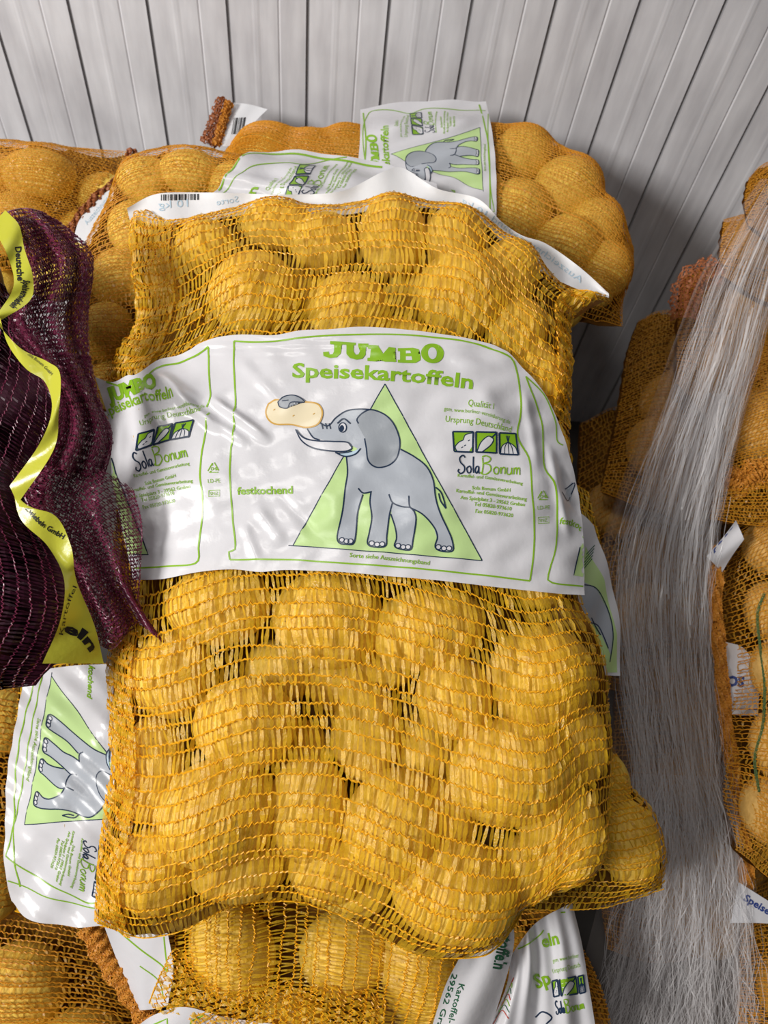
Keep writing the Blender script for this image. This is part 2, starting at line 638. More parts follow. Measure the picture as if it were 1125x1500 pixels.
def label_part(name, sack, top, right, bottom, left, parent, prn=None, wr=None, nx=110, ny=70, base='white', lift=0.0, label=None):
    """a film band lying on the sack, with its printing, as one mesh"""
    cs = [smooth(c, 300) for c in (top, right, bottom, left)]
    cf = coons(*cs)
    s, t = np.meshgrid(np.linspace(0, 1, nx), np.linspace(0, 1, ny), indexing='ij')
    q = cf(s, t).reshape(-1, 2)
    W = wr if wr is not None else (lambda x, y: 0 * x)
    V = [sack.hit(q[:, 0], q[:, 1], lift + W(q[:, 0], q[:, 1]))]
    idx = np.arange(nx * ny).reshape(nx, ny)
    Fc = [tuple(f) for f in np.stack([idx[:-1, :-1], idx[1:, :-1], idx[1:, 1:], idx[:-1, 1:]], -1).reshape(-1, 4)]
    MI = [0] * len(Fc)
    base_i = nx * ny
    poly = np.vstack([cs[0], cs[1], cs[2][::-1], cs[3][::-1]])[::6]
    if prn:
        for v, f, k, l in prn.items:
            if not len(v):
                continue
            ok = inside(poly, v[:, 0], v[:, 1])
            ff = [x for x in f if all(ok[i] for i in x)]
            if not ff:
                continue
            V.append(sack.hit(v[:, 0], v[:, 1], lift + W(v[:, 0], v[:, 1]) + 0.00024 + 0.00013 * l))
            Fc += [tuple(i + base_i for i in x) for x in ff]
            MI += [k] * len(ff)
            base_i += len(v)
    ms = [M[base]] + [M[i] for i in INK[1:]]
    o = meshobj(name, np.vstack(V), Fc, ms, parent, MI)
    if label:
        o['label'] = label
    return o


def zc(pts, ox=300.0, oy=460.0, k=420 / 1125):
    return [(ox + x * k, oy + y * k) for x, y in pts]


def front_design():
    """the printed front panel, in its own flat coordinates"""
    P = Print()
    T = [(707, 275), (345, 910), (1088, 968)]
    P.poly(zc(T), 'lgreen', 0)
    P.stroke(zc([T[1], T[0]]), 1.5, 'navy', 1, False); P.stroke(zc([T[0], T[2]]), 1.5, 'navy', 1, False)
    P.stroke(zc([(328, 908), (700, 935), (1088, 968)]), 1.4, 'navy', 1, False)
    body = [(655, 376), (600, 376), (555, 382), (520, 402), (492, 434), (452, 428), (402, 452), (425, 485), (480, 500), (570, 512), (600, 530), (556, 560), (560, 625), (551, 690), (540, 780), (520, 870), (530, 900), (580, 905), (590, 880), (600, 780), (618, 708),
            (652, 700), (650, 740), (655, 800), (640, 890), (650, 912), (710, 912), (714, 870), (724, 790), (733, 745), (732, 790), (747, 840), (752, 880), (744, 910), (760, 922), (808, 925), (815, 895), (827, 810), (822, 775), (805, 760), (855, 788), (898, 835), (910, 880), (903, 915), (922, 930), (972, 930), (970, 890), (950, 840), (922, 780), (905, 720), (895, 650), (870, 600), (822, 560), (768, 532), (760, 480), (735, 420), (692, 385)]
    P.poly(zc(body), 'grey', 2)
    ear = [(597, 432), (610, 398), (655, 377), (705, 395), (745, 440), (765, 500), (755, 560), (722, 592), (675, 602), (640, 582), (630, 490)]
    P.poly(zc(ear), 'dgrey', 3)
    nl = 2.0
    P.stroke(zc([(604, 432), (597, 415), (620, 390), (655, 377), (705, 395), (745, 440), (765, 500), (755, 560), (722, 592), (675, 602), (642, 580), (634, 530), (627, 490)]), nl, 'navy', 4)
    P.stroke(zc([(655, 377), (600, 376), (555, 382), (515, 408), (492, 434), (475, 440), (450, 428)]), nl, 'navy', 4)
    P.stroke(zc([(402, 452), (425, 485), (450, 497)]), nl, 'navy', 4)
    P.stroke(zc([(556, 562), (560, 625), (551, 690), (540, 780), (520, 870), (528, 900), (555, 905), (582, 903), (592, 870), (600, 780), (620, 710)]), nl, 'navy', 4)
    P.stroke(zc([(602, 687), (622, 704), (655, 698)]), nl, 'navy', 4)
    P.stroke(zc([(652, 698), (648, 740), (655, 800), (645, 860), (638, 900), (660, 914), (708, 912), (714, 870), (724, 790), (736, 742)]), nl, 'navy', 4)
    P.stroke(zc([(722, 708), (736, 740), (770, 756), (805, 760)]), nl, 'navy', 4)
    P.stroke(zc([(730, 785), (747, 840), (752, 880), (744, 912), (775, 925), (808, 925), (816, 890), (828, 810), (820, 775), (803, 755), (800, 715)]), nl, 'navy', 4)
    P.stroke(zc([(808, 762), (855, 788), (898, 835), (912, 875), (903, 915), (930, 931), (972, 930), (970, 890), (950, 840), (922, 780), (905, 720), (895, 650), (870, 600), (822, 560), (768, 532)]), nl, 'navy', 4)
    P.stroke(zc([(905, 682), (925, 700), (937, 730), (945, 765)]), nl, 'navy', 4)
    P.stroke(zc([(917, 705), (925, 735), (945, 765)]), nl, 'navy', 4)
    tusk = [(357, 455), (390, 488), (440, 500), (500, 503), (560, 505), (577, 528), (545, 540), (480, 538), (420, 525), (380, 498)]
    P.poly(zc(tusk), 'white', 5)
    P.stroke(zc(tusk + tusk[:1]), nl, 'navy', 6)
    lip = [(512, 547), (545, 543), (580, 540), (612, 530), (590, 550), (555, 560)]
    P.poly(zc(lip), 'paleblue', 4)
    P.stroke(zc([(512, 545), (550, 560), (590, 552), (612, 530)]), nl, 'navy', 6)
    P.stroke(zc([(520, 548), (550, 545), (578, 540)]), nl * .8, 'navy', 6)
    el = lambda cx, cy, a, b: [(cx + a * math.cos(k * math.tau / 14), cy + b * math.sin(k * math.tau / 14)) for k in range(14)]
    P.poly(zc(el(541, 447, 15, 19)), 'white', 4); P.stroke(zc(el(541, 447, 15, 19) + [(556, 447)]), 1.5, 'navy', 6)
    P.poly(zc(el(538, 450, 9, 13)), 'navy', 5)
    P.stroke(zc([(520, 430), (545, 412), (572, 432)]), nl, 'navy', 6)
    for x in (458, 474, 488):
        P.stroke(zc([(x, 430), (x + 6, 452)]), 1.6, 'navy', 5, False)
    pot = [(250, 355), (285, 340), (340, 352), (400, 346), (445, 356), (462, 392), (445, 433), (400, 447), (340, 436), (280, 435), (250, 415), (240, 385)]
    P.poly(zc(pot), 'cream', 4, True)
    P.stroke(zc(pot + pot[:1]), 2.2, 'tan', 5)
    tip = [(288, 350), (312, 328), (345, 322), (372, 330), (392, 347), (340, 350), (325, 372), (296, 368)]
    P.poly(zc(tip), 'dgrey', 6); P.stroke(zc(tip + tip[:1]), 1.5, 'navy', 7)
    P.stroke(zc([(305, 345), (330, 342)]), 1.3, 'navy', 7, False)
    for x, y in ((270, 380), (345, 403), (425, 397)):
        P.stroke(zc([(x, y), (x + 7, y - 5)]), 1.2, 'tan', 6, False)
    for cx, cy in ((538, 888), (556, 893), (572, 893), (655, 900), (676, 905), (696, 904), (758, 910), (778, 915), (797, 915), (916, 915), (938, 920), (958, 920)):
        P.poly(zc(el(cx, cy, 10, 9)), 'white', 5); P.stroke(zc(el(cx, cy, 10, 9) + [(cx + 10, cy)]), 1.3, 'navy', 6)
    # fat slab capitals
    def slab(shapes):
        for sh in shapes:
            P.poly(zc(sh), 'green', 2)
    slab([[(492, 107), (547, 110), (547, 122), (538, 123), (534, 158), (518, 172), (490, 174), (466, 166), (464, 150), (486, 148), (489, 160), (502, 159), (507, 150), (508, 122), (492, 120)]])
    slab([[(544, 110), (592, 113), (592, 124), (584, 125), (584, 150), (592, 162), (603, 160), (609, 148), (610, 129), (602, 128), (602, 117), (642, 119), (642, 131), (632, 132), (631, 160), (618, 176), (595, 181), (570, 176), (556, 160), (556, 124), (544, 122)]])
    slab([[(640, 124), (680, 127), (700, 158), (722, 131), (748, 133), (748, 145), (743, 146), (743, 179), (750, 180), (750, 191), (708, 190), (708, 179), (716, 178), (714, 158), (694, 186), (664, 150), (662, 174), (672, 175), (672, 187), (638, 184), (638, 172), (648, 171), (652, 138), (640, 137)]])
    slab([[(757, 134), (815, 133), (838, 139), (842, 150), (826, 160), (846, 168), (846, 184), (826, 194), (757, 193), (757, 181), (766, 181), (766, 146), (757, 146)]])
    for hol in ([(789, 144), (806, 145), (809, 155), (789, 155)], [(789, 167), (811, 168), (814, 182), (789, 182)]):
        P.poly(zc(hol), 'white', 3)
    P.poly(zc(el(893, 156, 45, 39)), 'green', 2, True); P.poly(zc(el(893, 156, 17, 24)), 'white', 3, True)
    P.text('Speisekartoffeln', [(428, 553), (540, 556), (621, 562), (692, 570)], 20, 'green', 0.025)
    # block on the right
    P.text('Qualität I', [(685, 594), (722, 601)], 9, 'green')
    P.text('gem. www.berliner-vereinbarung.de', [(650, 602), (700, 607), (746, 622)], 5.5, 'green')
    P.text('Ursprung Deutschland', [(652, 618), (700, 623), (748, 634)], 9, 'green')
    icons(P, [(663, 633), (693, 633), (692, 663), (665, 662)], [(697, 633), (727, 634), (727, 664), (697, 663)], [(731, 635), (755, 636), (759, 667), (732, 665)])
    sola(P, (670, 694), (702, 695), (761, 697), 27)
    P.text('Kartoffel- und Gemüseverarbeitung', [(670, 699), (720, 703), (765, 711)], 4.6, 'green', 0.015)
    P.text('Sola Bonum GmbH', [(691, 717), (747, 721)], 5.0, 'green', 0.015)
    P.text('Kartoffel- und Gemüseverarbeitung', [(668, 721), (720, 727), (771, 734)], 5.0, 'green', 0.015)
    P.text('Am Spielplatz 3 - 29562 Grabau', [(674, 731), (720, 736), (768, 742)], 5.0, 'green', 0.015)
    P.text('Tel 05820-973610', [(694, 741), (749, 748)], 5.2, 'green', 0.015)
    P.text('Fax 05820-973620', [(696, 751), (751, 758)], 5.2, 'green', 0.015)
    P.text('festkochend', [(348, 725), (429, 723)], 10.5, 'green', 0.03)
    P.text('Sorte siehe Auszeichnungsband', [(512, 816), (570, 821), (629, 828)], 6.2, 'green', 0.01)
    w = 2.4
    P.stroke([(343, 500), (390, 501), (470, 493), (560, 490), (650, 496), (700, 505), (735, 518), (750, 527), (757, 545), (762, 580), (762, 610), (758, 640), (775, 675), (779, 720), (782, 760), (782, 800), (779, 830), (776, 851)], w, 'green', 1)
    P.stroke([(343, 500), (343, 540), (345, 590), (342, 640), (338, 660), (337, 700), (341, 760), (345, 803), (336, 808), (337, 820)], w, 'green', 1)
    P.stroke([(337, 820), (420, 820), (500, 825), (600, 832), (700, 842), (776, 851)], w, 'green', 1)
    return P


def icons(P, a, b, c):
    """three framed pictograms: potato, carrot, onion"""
    def q(sq, u, v):
        sq = np.asarray(sq, float)
        return tuple((1 - v) * ((1 - u) * sq[0] + u * sq[1]) + v * ((1 - u) * sq[3] + u * sq[2]))
    for k, sq in enumerate((a, b, c)):
        P.poly([q(sq, 0, 0), q(sq, 1, 0), q(sq, 1, 1), q(sq, 0, 1)], 'green', 1)
        if k == 0:
            P.poly([q(sq, *z) for z in ((.98, .05), (.98, .7), (.8, .98), (.15, .98), (.05, .8), (.3, .5), (.5, .4), (.62, .15))], 'white', 2)
            P.stroke([q(sq, *z) for z in ((.98, .05), (.62, .15), (.5, .4), (.3, .5), (.08, .75), (.15, .98))], 1.4, 'navy', 3)
            for z in ((.55, .7), (.75, .45), (.4, .8)):
                P.stroke([q(sq, *z), q(sq, z[0] + .1, z[1] - .06)], 1.3, 'navy', 3, False)
        elif k == 1:
            P.poly([q(sq, *z) for z in ((.08, .95), (.25, .5), (.6, .2), (.85, .35), (.7, .65), (.3, .98))], 'white', 2)
            P.stroke([q(sq, *z) for z in ((.05, .95), (.25, .5), (.6, .2), (.85, .35), (.7, .65), (.3, .98))], 1.5, 'navy', 3)
            P.stroke([q(sq, .75, .28), q(sq, .98, .05)], 2, 'navy', 3, False)
        else:
            P.poly([q(sq, *z) for z in ((.05, .98), (.1, .7), (.4, .42), (.6, .42), (.92, .7), (.98, .98))], 'white', 2)
            for u in (.05, .27, .5, .73, .97):
                P.stroke([q(sq, .5, .4), q(sq, .5 + (u - .5) * .8, .62), q(sq, u, .96)], 1.2, 'navy', 3)
            for u in (.4, .5, .6):
                P.stroke([q(sq, .5, .42), q(sq, u, .12)], 1.2, 'navy', 3, False)
        for i in range(4):
            s4 = [(0, 0), (1, 0), (1, 1), (0, 1)]
            P.stroke([q(sq, *s4[i]), q(sq, *s4[(i + 1) % 4])], 2.4, 'navy', 4, False)


def sola(P, p0, p1, p2, h):
    """hand-lettered word mark: Sola in navy, Bonum in green, from p0 over p1 to p2 along the baseline"""
    p0, p1, p2 = map(lambda a: np.asarray(a, float), (p0, p1, p2))

    def m(a, b, pts):
        d = b - a
        up = np.array([d[1], -d[0]]) / np.linalg.norm(d)
        return [tuple(a + d * u + up * (v * h)) for u, v in pts]
    st = [[(.33, .88), (.22, 1.0), (.08, .85), (.12, .62), (.3, .4), (.3, .15), (.15, 0), (.02, .12), (.06, .25)],
          [(.5, .42), (.42, .3), (.46, .08), (.56, .06), (.62, .25), (.56, .42), (.5, .42)],
          [(.70, .95), (.71, .4), (.73, .05)],
          [(.95, .42), (.85, .4), (.80, .2), (.86, .04), (.94, .2), (.96, .42), (.96, .15), (1.0, .02)]]
    for s in st:
        P.stroke(m(p0, p1, s), 1.9, 'navy', 3)
    bo = [[(.05, .95), (.15, 1.0), (.26, .88), (.22, .68), (.1, .58), (.24, .5), (.27, .22), (.16, .0), (.05, .02), (.03, .12)],
          [(.06, .9), (.08, .5), (.06, .05)],
          [(.40, .42), (.34, .25), (.38, .05), (.45, .06), (.47, .3), (.40, .42)],
          [(.52, .42), (.53, .05), (.54, .3), (.60, .42), (.63, .3), (.63, .05)],
          [(.68, .42), (.68, .12), (.74, .04), (.79, .2), (.79, .42), (.80, .05)],
          [(.85, .42), (.85, .05), (.86, .32), (.9, .42), (.92, .3), (.92, .06), (.93, .32), (.97, .42), (.99, .3), (1.0, .04)]]
    for s in bo:
        P.stroke(m(p1, p2, s), 1.7, 'green', 3)


def recycle(P, cx, cy, r, tilt=0.0):
    for k in range(3):
        a0 = -math.pi / 2 + k * 2.094 + tilt; a1 = a0 + 2.094
        p = np.array([(cx + r * math.cos(a0), cy + r * math.sin(a0)), (cx + r * math.cos(a1), cy + r * math.sin(a1))])
        d = p[1] - p[0]
        P.stroke([p[0] + d * .12, p[0] + d * .8], 1.3, 'green', 2, False)
        P.stroke([p[0] + d * .66 + np.array([-d[1], d[0]]) * .1, p[0] + d * .84], 1.2, 'green', 2, False)
    P.text('04', [(cx - 4, cy + 3), (cx + 5, cy + 3)], 5.5, 'green')
    P.text('LD-PE', [(cx - 8, cy + r + 10), (cx + 10, cy + r + 9)], 5.5, 'green')
    y = cy + r + 22
    P.stroke([(cx - 7, y - 1), (cx + 9, y - 2), (cx + 9, y + 7), (cx - 7, y + 8), (cx - 7, y - 1)], 0.9, 'green', 2, False)
    P.text('SNZ', [(cx - 5, y + 6), (cx + 7, y + 5)], 4.6, 'green')


DESIGN = front_design()


def barcode(P, a, b, c, n=26, ink='black', seed=3):
    """bars from edge a-b downwards by vector c"""
    a, b, c = map(lambda q: np.asarray(q, float), (a, b, c))
    r = random.Random(seed)
    x = 0.0
    while x < 1:
        w = r.choice((1, 1, 2, 3)) / (n * 2.2)
        if x + w < 1:
            P.poly([a + (b - a) * x, a + (b - a) * (x + w), a + (b - a) * (x + w) + c, a + (b - a) * x + c], ink, 2)
        x += w + r.choice((1, 1, 2)) / (n * 2.2)


# ------------------------------------------------------------------ room: wall of white boards, floor
YW, A0, PITCH = 1.0, -0.5040, 0.0985
def build_wall():
    prof = []                                          # x, depth towards the room, material
    for i in range(-5, 20):
        x = YW * (A0 + PITCH * i)
        p = PITCH * YW
        prof += [(x - 0.0022, 0.0), (x - 0.0014, -0.003), (x + 0.0014, -0.003), (x + 0.0022, 0.0),
                 (x + p * .30, 0.0005), (x + p * .33, 0.0009), (x + p * .37, 0.0009), (x + p * .40, 0.0005),
                 (x + p * .62, 0.0003), (x + p * .64, -0.0006), (x + p * .66, 0.0003)]
    V, Fc, MI = [], [], []
    zs = np.linspace(-0.05, 2.2, 10)
    n = len(zs)
    for x, d in prof:
        for z in zs:
            V.append((x, YW - d, z))
    for i in range(len(prof) - 1):
        for j in range(n - 1):
            Fc.append((i * n + j, (i + 1) * n + j, (i + 1) * n + j + 1, i * n + j + 1))
            MI.append(1 if i % 11 in (0, 1, 2) else 0)
    m = bpy.data.materials.new('white_boards')
    N, L = nodes(m)
    b = N['Principled BSDF']
    tc = N.new('ShaderNodeTexCoord')
    mp = N.new('ShaderNodeMapping'); mp.inputs['Scale'].default_value = (1, 1, 0.16)
    L.new(tc.outputs['Object'], mp.inputs[0])
    n1 = N.new('ShaderNodeTexNoise'); n1.inputs['Scale'].default_value = 55; n1.inputs['Detail'].default_value = 8
    L.new(mp.outputs[0], n1.inputs['Vector'])
    n2 = N.new('ShaderNodeTexNoise'); n2.inputs['Scale'].default_value = 7; n2.inputs['Detail'].default_value = 5
    L.new(tc.outputs['Object'], n2.inputs['Vector'])
    ad = N.new('ShaderNodeMath'); ad.operation = 'ADD'
    L.new(n1.outputs['Fac'], ad.inputs[0]); L.new(n2.outputs['Fac'], ad.inputs[1])
    cr = N.new('ShaderNodeValToRGB')
    cr.color_ramp.elements[0].position = 0.35; cr.color_ramp.elements[0].color = (0.54, 0.53, 0.56, 1)
    cr.color_ramp.elements[1].position = 0.62; cr.color_ramp.elements[1].color = (0.80, 0.795, 0.83, 1)
    hf = N.new('ShaderNodeMath'); hf.operation = 'MULTIPLY'; hf.inputs[1].default_value = 0.5
    L.new(ad.outputs[0], hf.inputs[0]); L.new(hf.outputs[0], cr.inputs[0])
    L.new(cr.outputs[0], b.inputs['Base Color'])
    b.inputs['Roughness'].default_value = 0.5
    o = meshobj('wall_back', V, Fc, [m, mat('dirty_joint', (0.36, 0.355, 0.37), 0.8, 0.1)], None, MI, smooth=False)
    o['kind'] = 'structure'
    fl = meshobj('floor', [(-2, -1.5, 0), (2.5, -1.5, 0), (2.5, YW + .01, 0), (-2, YW + .01, 0)], [(0, 1, 2, 3)],
                 mat('dark_concrete_floor', (0.10, 0.095, 0.09), 0.8, 0.2, var=0.3, vscale=8), None, smooth=False)
    fl['kind'] = 'structure'


build_wall()


# ------------------------------------------------------------------ sack builder
def fill_sack(sack, meshes, name, labels, cat, group, default_label):
    for (x, y, z, a, b, c, rot, key) in sack.lumps:
        me = random.choice(meshes)
        o = bpy.data.objects.new(name, me)
        C.objects.link(o)
        pl = sack.pl
        ex = pl.ex * math.cos(rot) + pl.ey * math.sin(rot)
        ey = -pl.ex * math.sin(rot) + pl.ey * math.cos(rot)
        m = Matrix.Identity(4)
        for i in range(3):
            m[i][0], m[i][1], m[i][2] = ex[i] * a, ey[i] * b, pl.n[i] * c
        p = pl.world(x, y, z)
        m[0][3], m[1][3], m[2][3] = p
        o.matrix_world = m
        lab = labels.get(key) if labels else None
        tag(o, lab or default_label, cat, group)


def sack_shell(sack, root, rows, cols, cw, tw, mats, back, seed, tpow=1.0, amp=.09, under=0.045, slant=.5, swap=False, fill=1.0):
    P = sack.P3 if not swap else (lambda s, t: sack.P3(t, s))
    net_patch('net', P, rows, cols, cw, tw, mats, root, seed, tpow, amp, sack.pl.n, slant, fill)

    def bk(s, t):
        xy = sack.cf(s, t)
        return sack.pl.world(xy[..., 0], xy[..., 1], -under / 0.055 * sack.sample(sack.P, xy[..., 0], xy[..., 1]) - 0.0005)
    sheet('net_underside', bk, 40, 40, back, root)


def base_of(sack, drop=0.05):
    c = sack.poly.mean(0)
    return sack.pl.world(c[0], c[1], -drop)


# ------------------------------------------------------------------ the front sack
MAIN = Plane(540, 800, 0.655, 0.078, 0.396)
main_lumps = [
    # pixel x, y, half sizes in pixels, turn, height change, label
    (292, 345, 45, 38, 20, -.008, 'yellow potato at the upper left of the front sack beside the gathered corner'),
    (400, 312, 55, 38, 0, -.004, 'yellow potato at the rear edge of the front sack under the barcode tape'),
    (475, 345, 52, 45, 10, .002, 'yellow potato second in the upper row of the front sack'),
    (575, 335, 52, 62, 0, .004, 'tall yellow potato in the upper row of the front sack, right of the dark gap'),
    (668, 335, 48, 46, 0, .0, 'yellow potato at the rear right shoulder of the front sack, under tight net'),
    (372, 425, 66, 62, 20, .008, 'large yellow potato bulging above the left half of the elephant label'),
    (510, 450, 62, 52, 0, .004, 'speckled yellow potato bulging just above the word JUMBO'),
    (680, 425, 70, 66, -20, .006, 'large yellow potato bulging above the right half of the elephant label'),
    (752, 385, 46, 50, 0, -.004, 'yellow potato under the right ear of the front sack'),
    (790, 540, 44, 62, 10, -.004, 'yellow potato at the right shoulder of the front sack, above the label corner'),
    (765, 470, 45, 48, 0, -.004, 'yellow potato in the right shoulder of the front sack below its ear'),
    (285, 600, 75, 60, 0, -.004, None), (420, 580, 75, 60, 0, .0, None), (560, 590, 75, 62, 0, .004, None), (690, 620, 70, 62, 0, .002, None),
    (330, 720, 80, 65, 30, .0, None), (480, 730, 75, 65, 0, .004, None), (620, 750, 78, 62, 0, .004, None), (760, 720, 62, 70, 0, .0, None), (235, 720, 45, 70, 0, -.004, None), (800, 830, 45, 60, 0, -.002, None), (815, 650, 30, 55, 0, -.008, None),
    (322, 885, 78, 58, 5, .004, 'yellow potato below the left part of the elephant label, in the first row under it'),
    (482, 905, 84, 72, -10, .010, 'large bright potato directly below the middle of the elephant label'),
    (622, 920, 86, 62, 10, .006, 'broad yellow potato below the right half of the elephant label'),
    (245, 985, 62, 66, 0, -.004, 'yellow potato beside the frayed end of the purple net'),
    (795, 990, 82, 74, 15, .010, 'large yellow potato at the right side of the front sack, second row under the label'),
    (362, 1060, 76, 66, 0, .008, 'round yellow potato left of the long dark gap in the front sack'),
    (668, 1020, 56, 62, 20, .002, 'small yellow potato wedged between two larger ones right of the dark gap'),
    (858, 1090, 46, 66, 0, -.006, 'yellow potato on the right flank of the front sack'),
    (535, 1075, 56, 74, 0, -.030, 'shaded potato sunk in the dark gap at the middle of the front sack'),
    (310, 1195, 92, 80, 10, .006, 'large yellow potato with a pale patch at the lower left of the front sack'),
    (208, 1130, 52, 78, 0, -.008, 'yellow potato along the left hem of the front sack'),
    (450, 1190, 62, 78, 0, -.010, 'shaded potato low in the front sack, right of the one with a pale patch'),
    (745, 1130, 96, 78, 10, .010, 'largest yellow potato at the lower right of the front sack'),
    (575, 1215, 74, 82, 0, .0, 'yellow potato in the middle of the lower third of the front sack'),
    (835, 1225, 66, 78, 0, .0, 'yellow potato in the lower right corner of the front sack'),
    (665, 1310, 98, 76, -10, .004, 'big yellow potato hanging over the bottom edge of the front sack'),
    (215, 1285, 62, 62, 20, -.004, 'yellow potato in the lower left corner of the front sack'),
    (335, 1286, 74, 46, 0, -.008, 'yellow potato at the bottom edge of the front sack, left of its sag'),
    (480, 1285, 62, 52, 0, -.012, 'yellow potato at the bottom edge of the front sack, where it sags inward'),
    (775, 1290, 56, 50, 0, -.010, 'yellow potato at the bottom right edge of the front sack'),
    (500, 1000, 60, 50, 0, -.052, None), (620, 1110, 60, 60, 0, -.052, None), (430, 1120, 50, 60, 0, -.052, None), (720, 1060, 60, 50, 0, -.052, None), (400, 980, 60, 50, 0, -.052, None), (560, 960, 60, 50, 0, -.052, None), (620, 380, 50, 60, 0, -.052, None), (440, 400, 50, 60, 0, -.052, None), (580, 480, 60, 40, 0, -.03, None),
    (370, 1260, 60, 60, 0, -.03, None), (520, 1330, 60, 40, 0, -.03, None), (650, 1210, 60, 60, 0, -.03, None),
]
S0 = Sack(MAIN,
          top=[(196, 312), (260, 322), (340, 306), (400, 298), (470, 306), (560, 298), (640, 300), (700, 315), (760, 365), (820, 412), (886, 440)],
          right=[(886, 440), (838, 470), (836, 540), (833, 620), (838, 720), (846, 860), (882, 950), (892, 1040), (896, 1150), (876, 1250), (830, 1302)],
          bottom=[(142, 1345), (200, 1372), (270, 1362), (340, 1328), (410, 1318), (470, 1328), (540, 1362), (610, 1398), (690, 1402), (735, 1380), (770, 1320), (830, 1302)],
          left=[(196, 312), (196, 400), (205, 455), (185, 515), (155, 560), (165, 660), (170, 780), (165, 900), (160, 980), (168, 1100), (158, 1180), (146, 1280), (142, 1345)],
          thick=0.058, lumps=[l[:6] for l in main_lumps],
          bumps=[(215, 350, 26, 60, 0, .018), (215, 430, 22, 50, 0, .018), (190, 520, 22, 60, 35, .016), (860, 445, 45, 14, 10, .016), (175, 1050, 20, 130, 0, .012), (160, 1260, 20, 90, 5, .012)])
r0 = thing('potato_sack', 'large yellow net potato sack in front with the whole elephant label facing up', 'sack', base_of(S0))
sack_shell(S0, r0, 60, 112, .00078, .0019, [M['cord'], M['tape']], M['back'], 11, tpow=1.16, slant=.2, amp=.07)
hem_P = lambda a, b, c, d_, k: (lambda s, t: S0.P3(a + (b - a) * s, c + (d_ - c) * t) + S0.pl.n * (.004 + .003 * np.sin(t * k + s * 3) * np.sin(s * 3.1))[..., None])
for a, b, c, d_, n_ in ((.0, .075, .46, 1, 46), (.0, .10, .02, .36, 30), (.95, 1, .02, .24, 20)):
    net_patch('side_hem', hem_P(a, b, c, d_, 60), n_, 14, .0008, .0017, [M['cord'], M['tape']], r0, 77, amp=.15, nref=S0.pl.n, slant=.5)

lab0 = DESIGN.affine([(0, 0), (1, 0), (0, 1)], [(0, 0), (1, 0), (0, 1)])
recycle(lab0, 313, 687, 11); recycle(lab0, 795, 727, 10)
# left panel
lab0.stroke([(305, 508), (307, 560), (309, 583), (303, 597)], 2.4, 'green', 1)
lab0.stroke([(308, 606), (300, 640), (293, 690), (297, 730), (295, 770), (291, 800), (287, 825), (240, 830), (190, 833)], 2.4, 'green', 1)
lab0.stroke([(305, 508), (290, 520), (265, 531), (240, 536), (222, 546), (205, 562), (185, 568), (145, 556)], 2.4, 'green', 1)
lab0.text('JUMBO', [(160, 590), (185, 582), (232, 566)], 20, 'green', .06)
lab0.text('Speisekartoffeln', [(155, 612), (205, 592), (256, 583)], 15, 'green', .02)
lab0.text('gem. www.berliner-vereinbarung.de', [(212, 612), (260, 600), (300, 598)], 4.5, 'green')
lab0.text('Ursprung Deutschland', [(206, 624), (250, 612), (296, 606)], 7.5, 'green')
icons(lab0, [(203, 636), (227, 630), (223, 652), (200, 661)], [(233, 627), (253, 621), (249, 645), (224, 652)], [(257, 620), (284, 616), (277, 640), (250, 645)])
sola(lab0, (201, 692), (226, 683), (275, 671), 28)
lab0.text('Kartoffel- und Gemüseverarbeitung', [(197, 700), (240, 690), (278, 681)], 4.6, 'green', .01)
lab0.text('Sola Bonum GmbH', [(213, 711), (258, 699)], 5, 'green', .01)
lab0.text('Kartoffel- und Gemüseverarbeitung', [(190, 722), (240, 712), (283, 707)], 5, 'green', .01)
lab0.text('Am Spielplatz 3 - 29562 Grabau', [(193, 731), (279, 715)], 5, 'green', .01)
lab0.text('Tel 05820-973610', [(208, 736), (256, 725)], 5.2, 'green', .01)
lab0.text('Fax 05820-973620', [(210, 746), (257, 736)], 5.2, 'green', .01)
lab0.poly([(160, 655), (170, 690), (218, 813), (150, 813)], 'lgreen', 0)
lab0.stroke([(160, 660), (172, 695), (218, 813), (160, 812)], 1.8, 'navy', 2, False)
lab0.poly([(148, 690), (160, 705), (172, 740), (170, 800), (150, 800)], 'grey', 1)
# right panel, turning down the flank
lab0.stroke([(770, 552), (793, 618), (797, 682), (813, 717), (815, 794), (805, 835), (806, 853), (854, 859)], 2.2, 'green', 1)
lab0.stroke([(770, 552), (797, 579), (813, 618), (816, 646), (824, 653)], 1.8, 'green', 1)
lab0.text('festkochend', [(818, 768), (846, 775), (858, 800)], 9, 'green', .02)
lab0.poly([(849, 802), (858, 790), (858, 846), (840, 843)], 'lgreen', 0)
lab0.stroke([(849, 802), (840, 843), (858, 846)], 1.8, 'navy', 2, False)
lab0.poly([(826, 728), (838, 705), (842, 712), (836, 735)], 'grey', 0)
lab0.stroke([(822, 722), (832, 734), (842, 708), (828, 716)], 1.4, 'navy', 2)

FOLDS = [((215, 540), (300, 590), 8, .004), ((300, 578), (402, 650), 7, .0065), ((285, 600), (370, 655), 7, .004), ((240, 560), (330, 640), 7, .005), ((345, 520), (420, 600), 10, .002),
         ((370, 735), (420, 800), 9, .0022), ((400, 715), (470, 790), 9, -.002), ((355, 760), (380, 830), 8, .002), ((560, 640), (470, 780), 16, .0018),
         ((765, 560), (790, 700), 8, .003), ((800, 640), (835, 800), 7, .004), ((820, 680), (850, 760), 6, -.004), ((205, 560), (240, 640), 8, .004), ((235, 545), (290, 610), 9, .004),
         ((180, 600), (170, 760), 9, .004), ((700, 560), (745, 640), 14, .002), ((640, 520), (740, 545), 9, .0015), ((500, 700), (640, 660), 18, -.0012)]


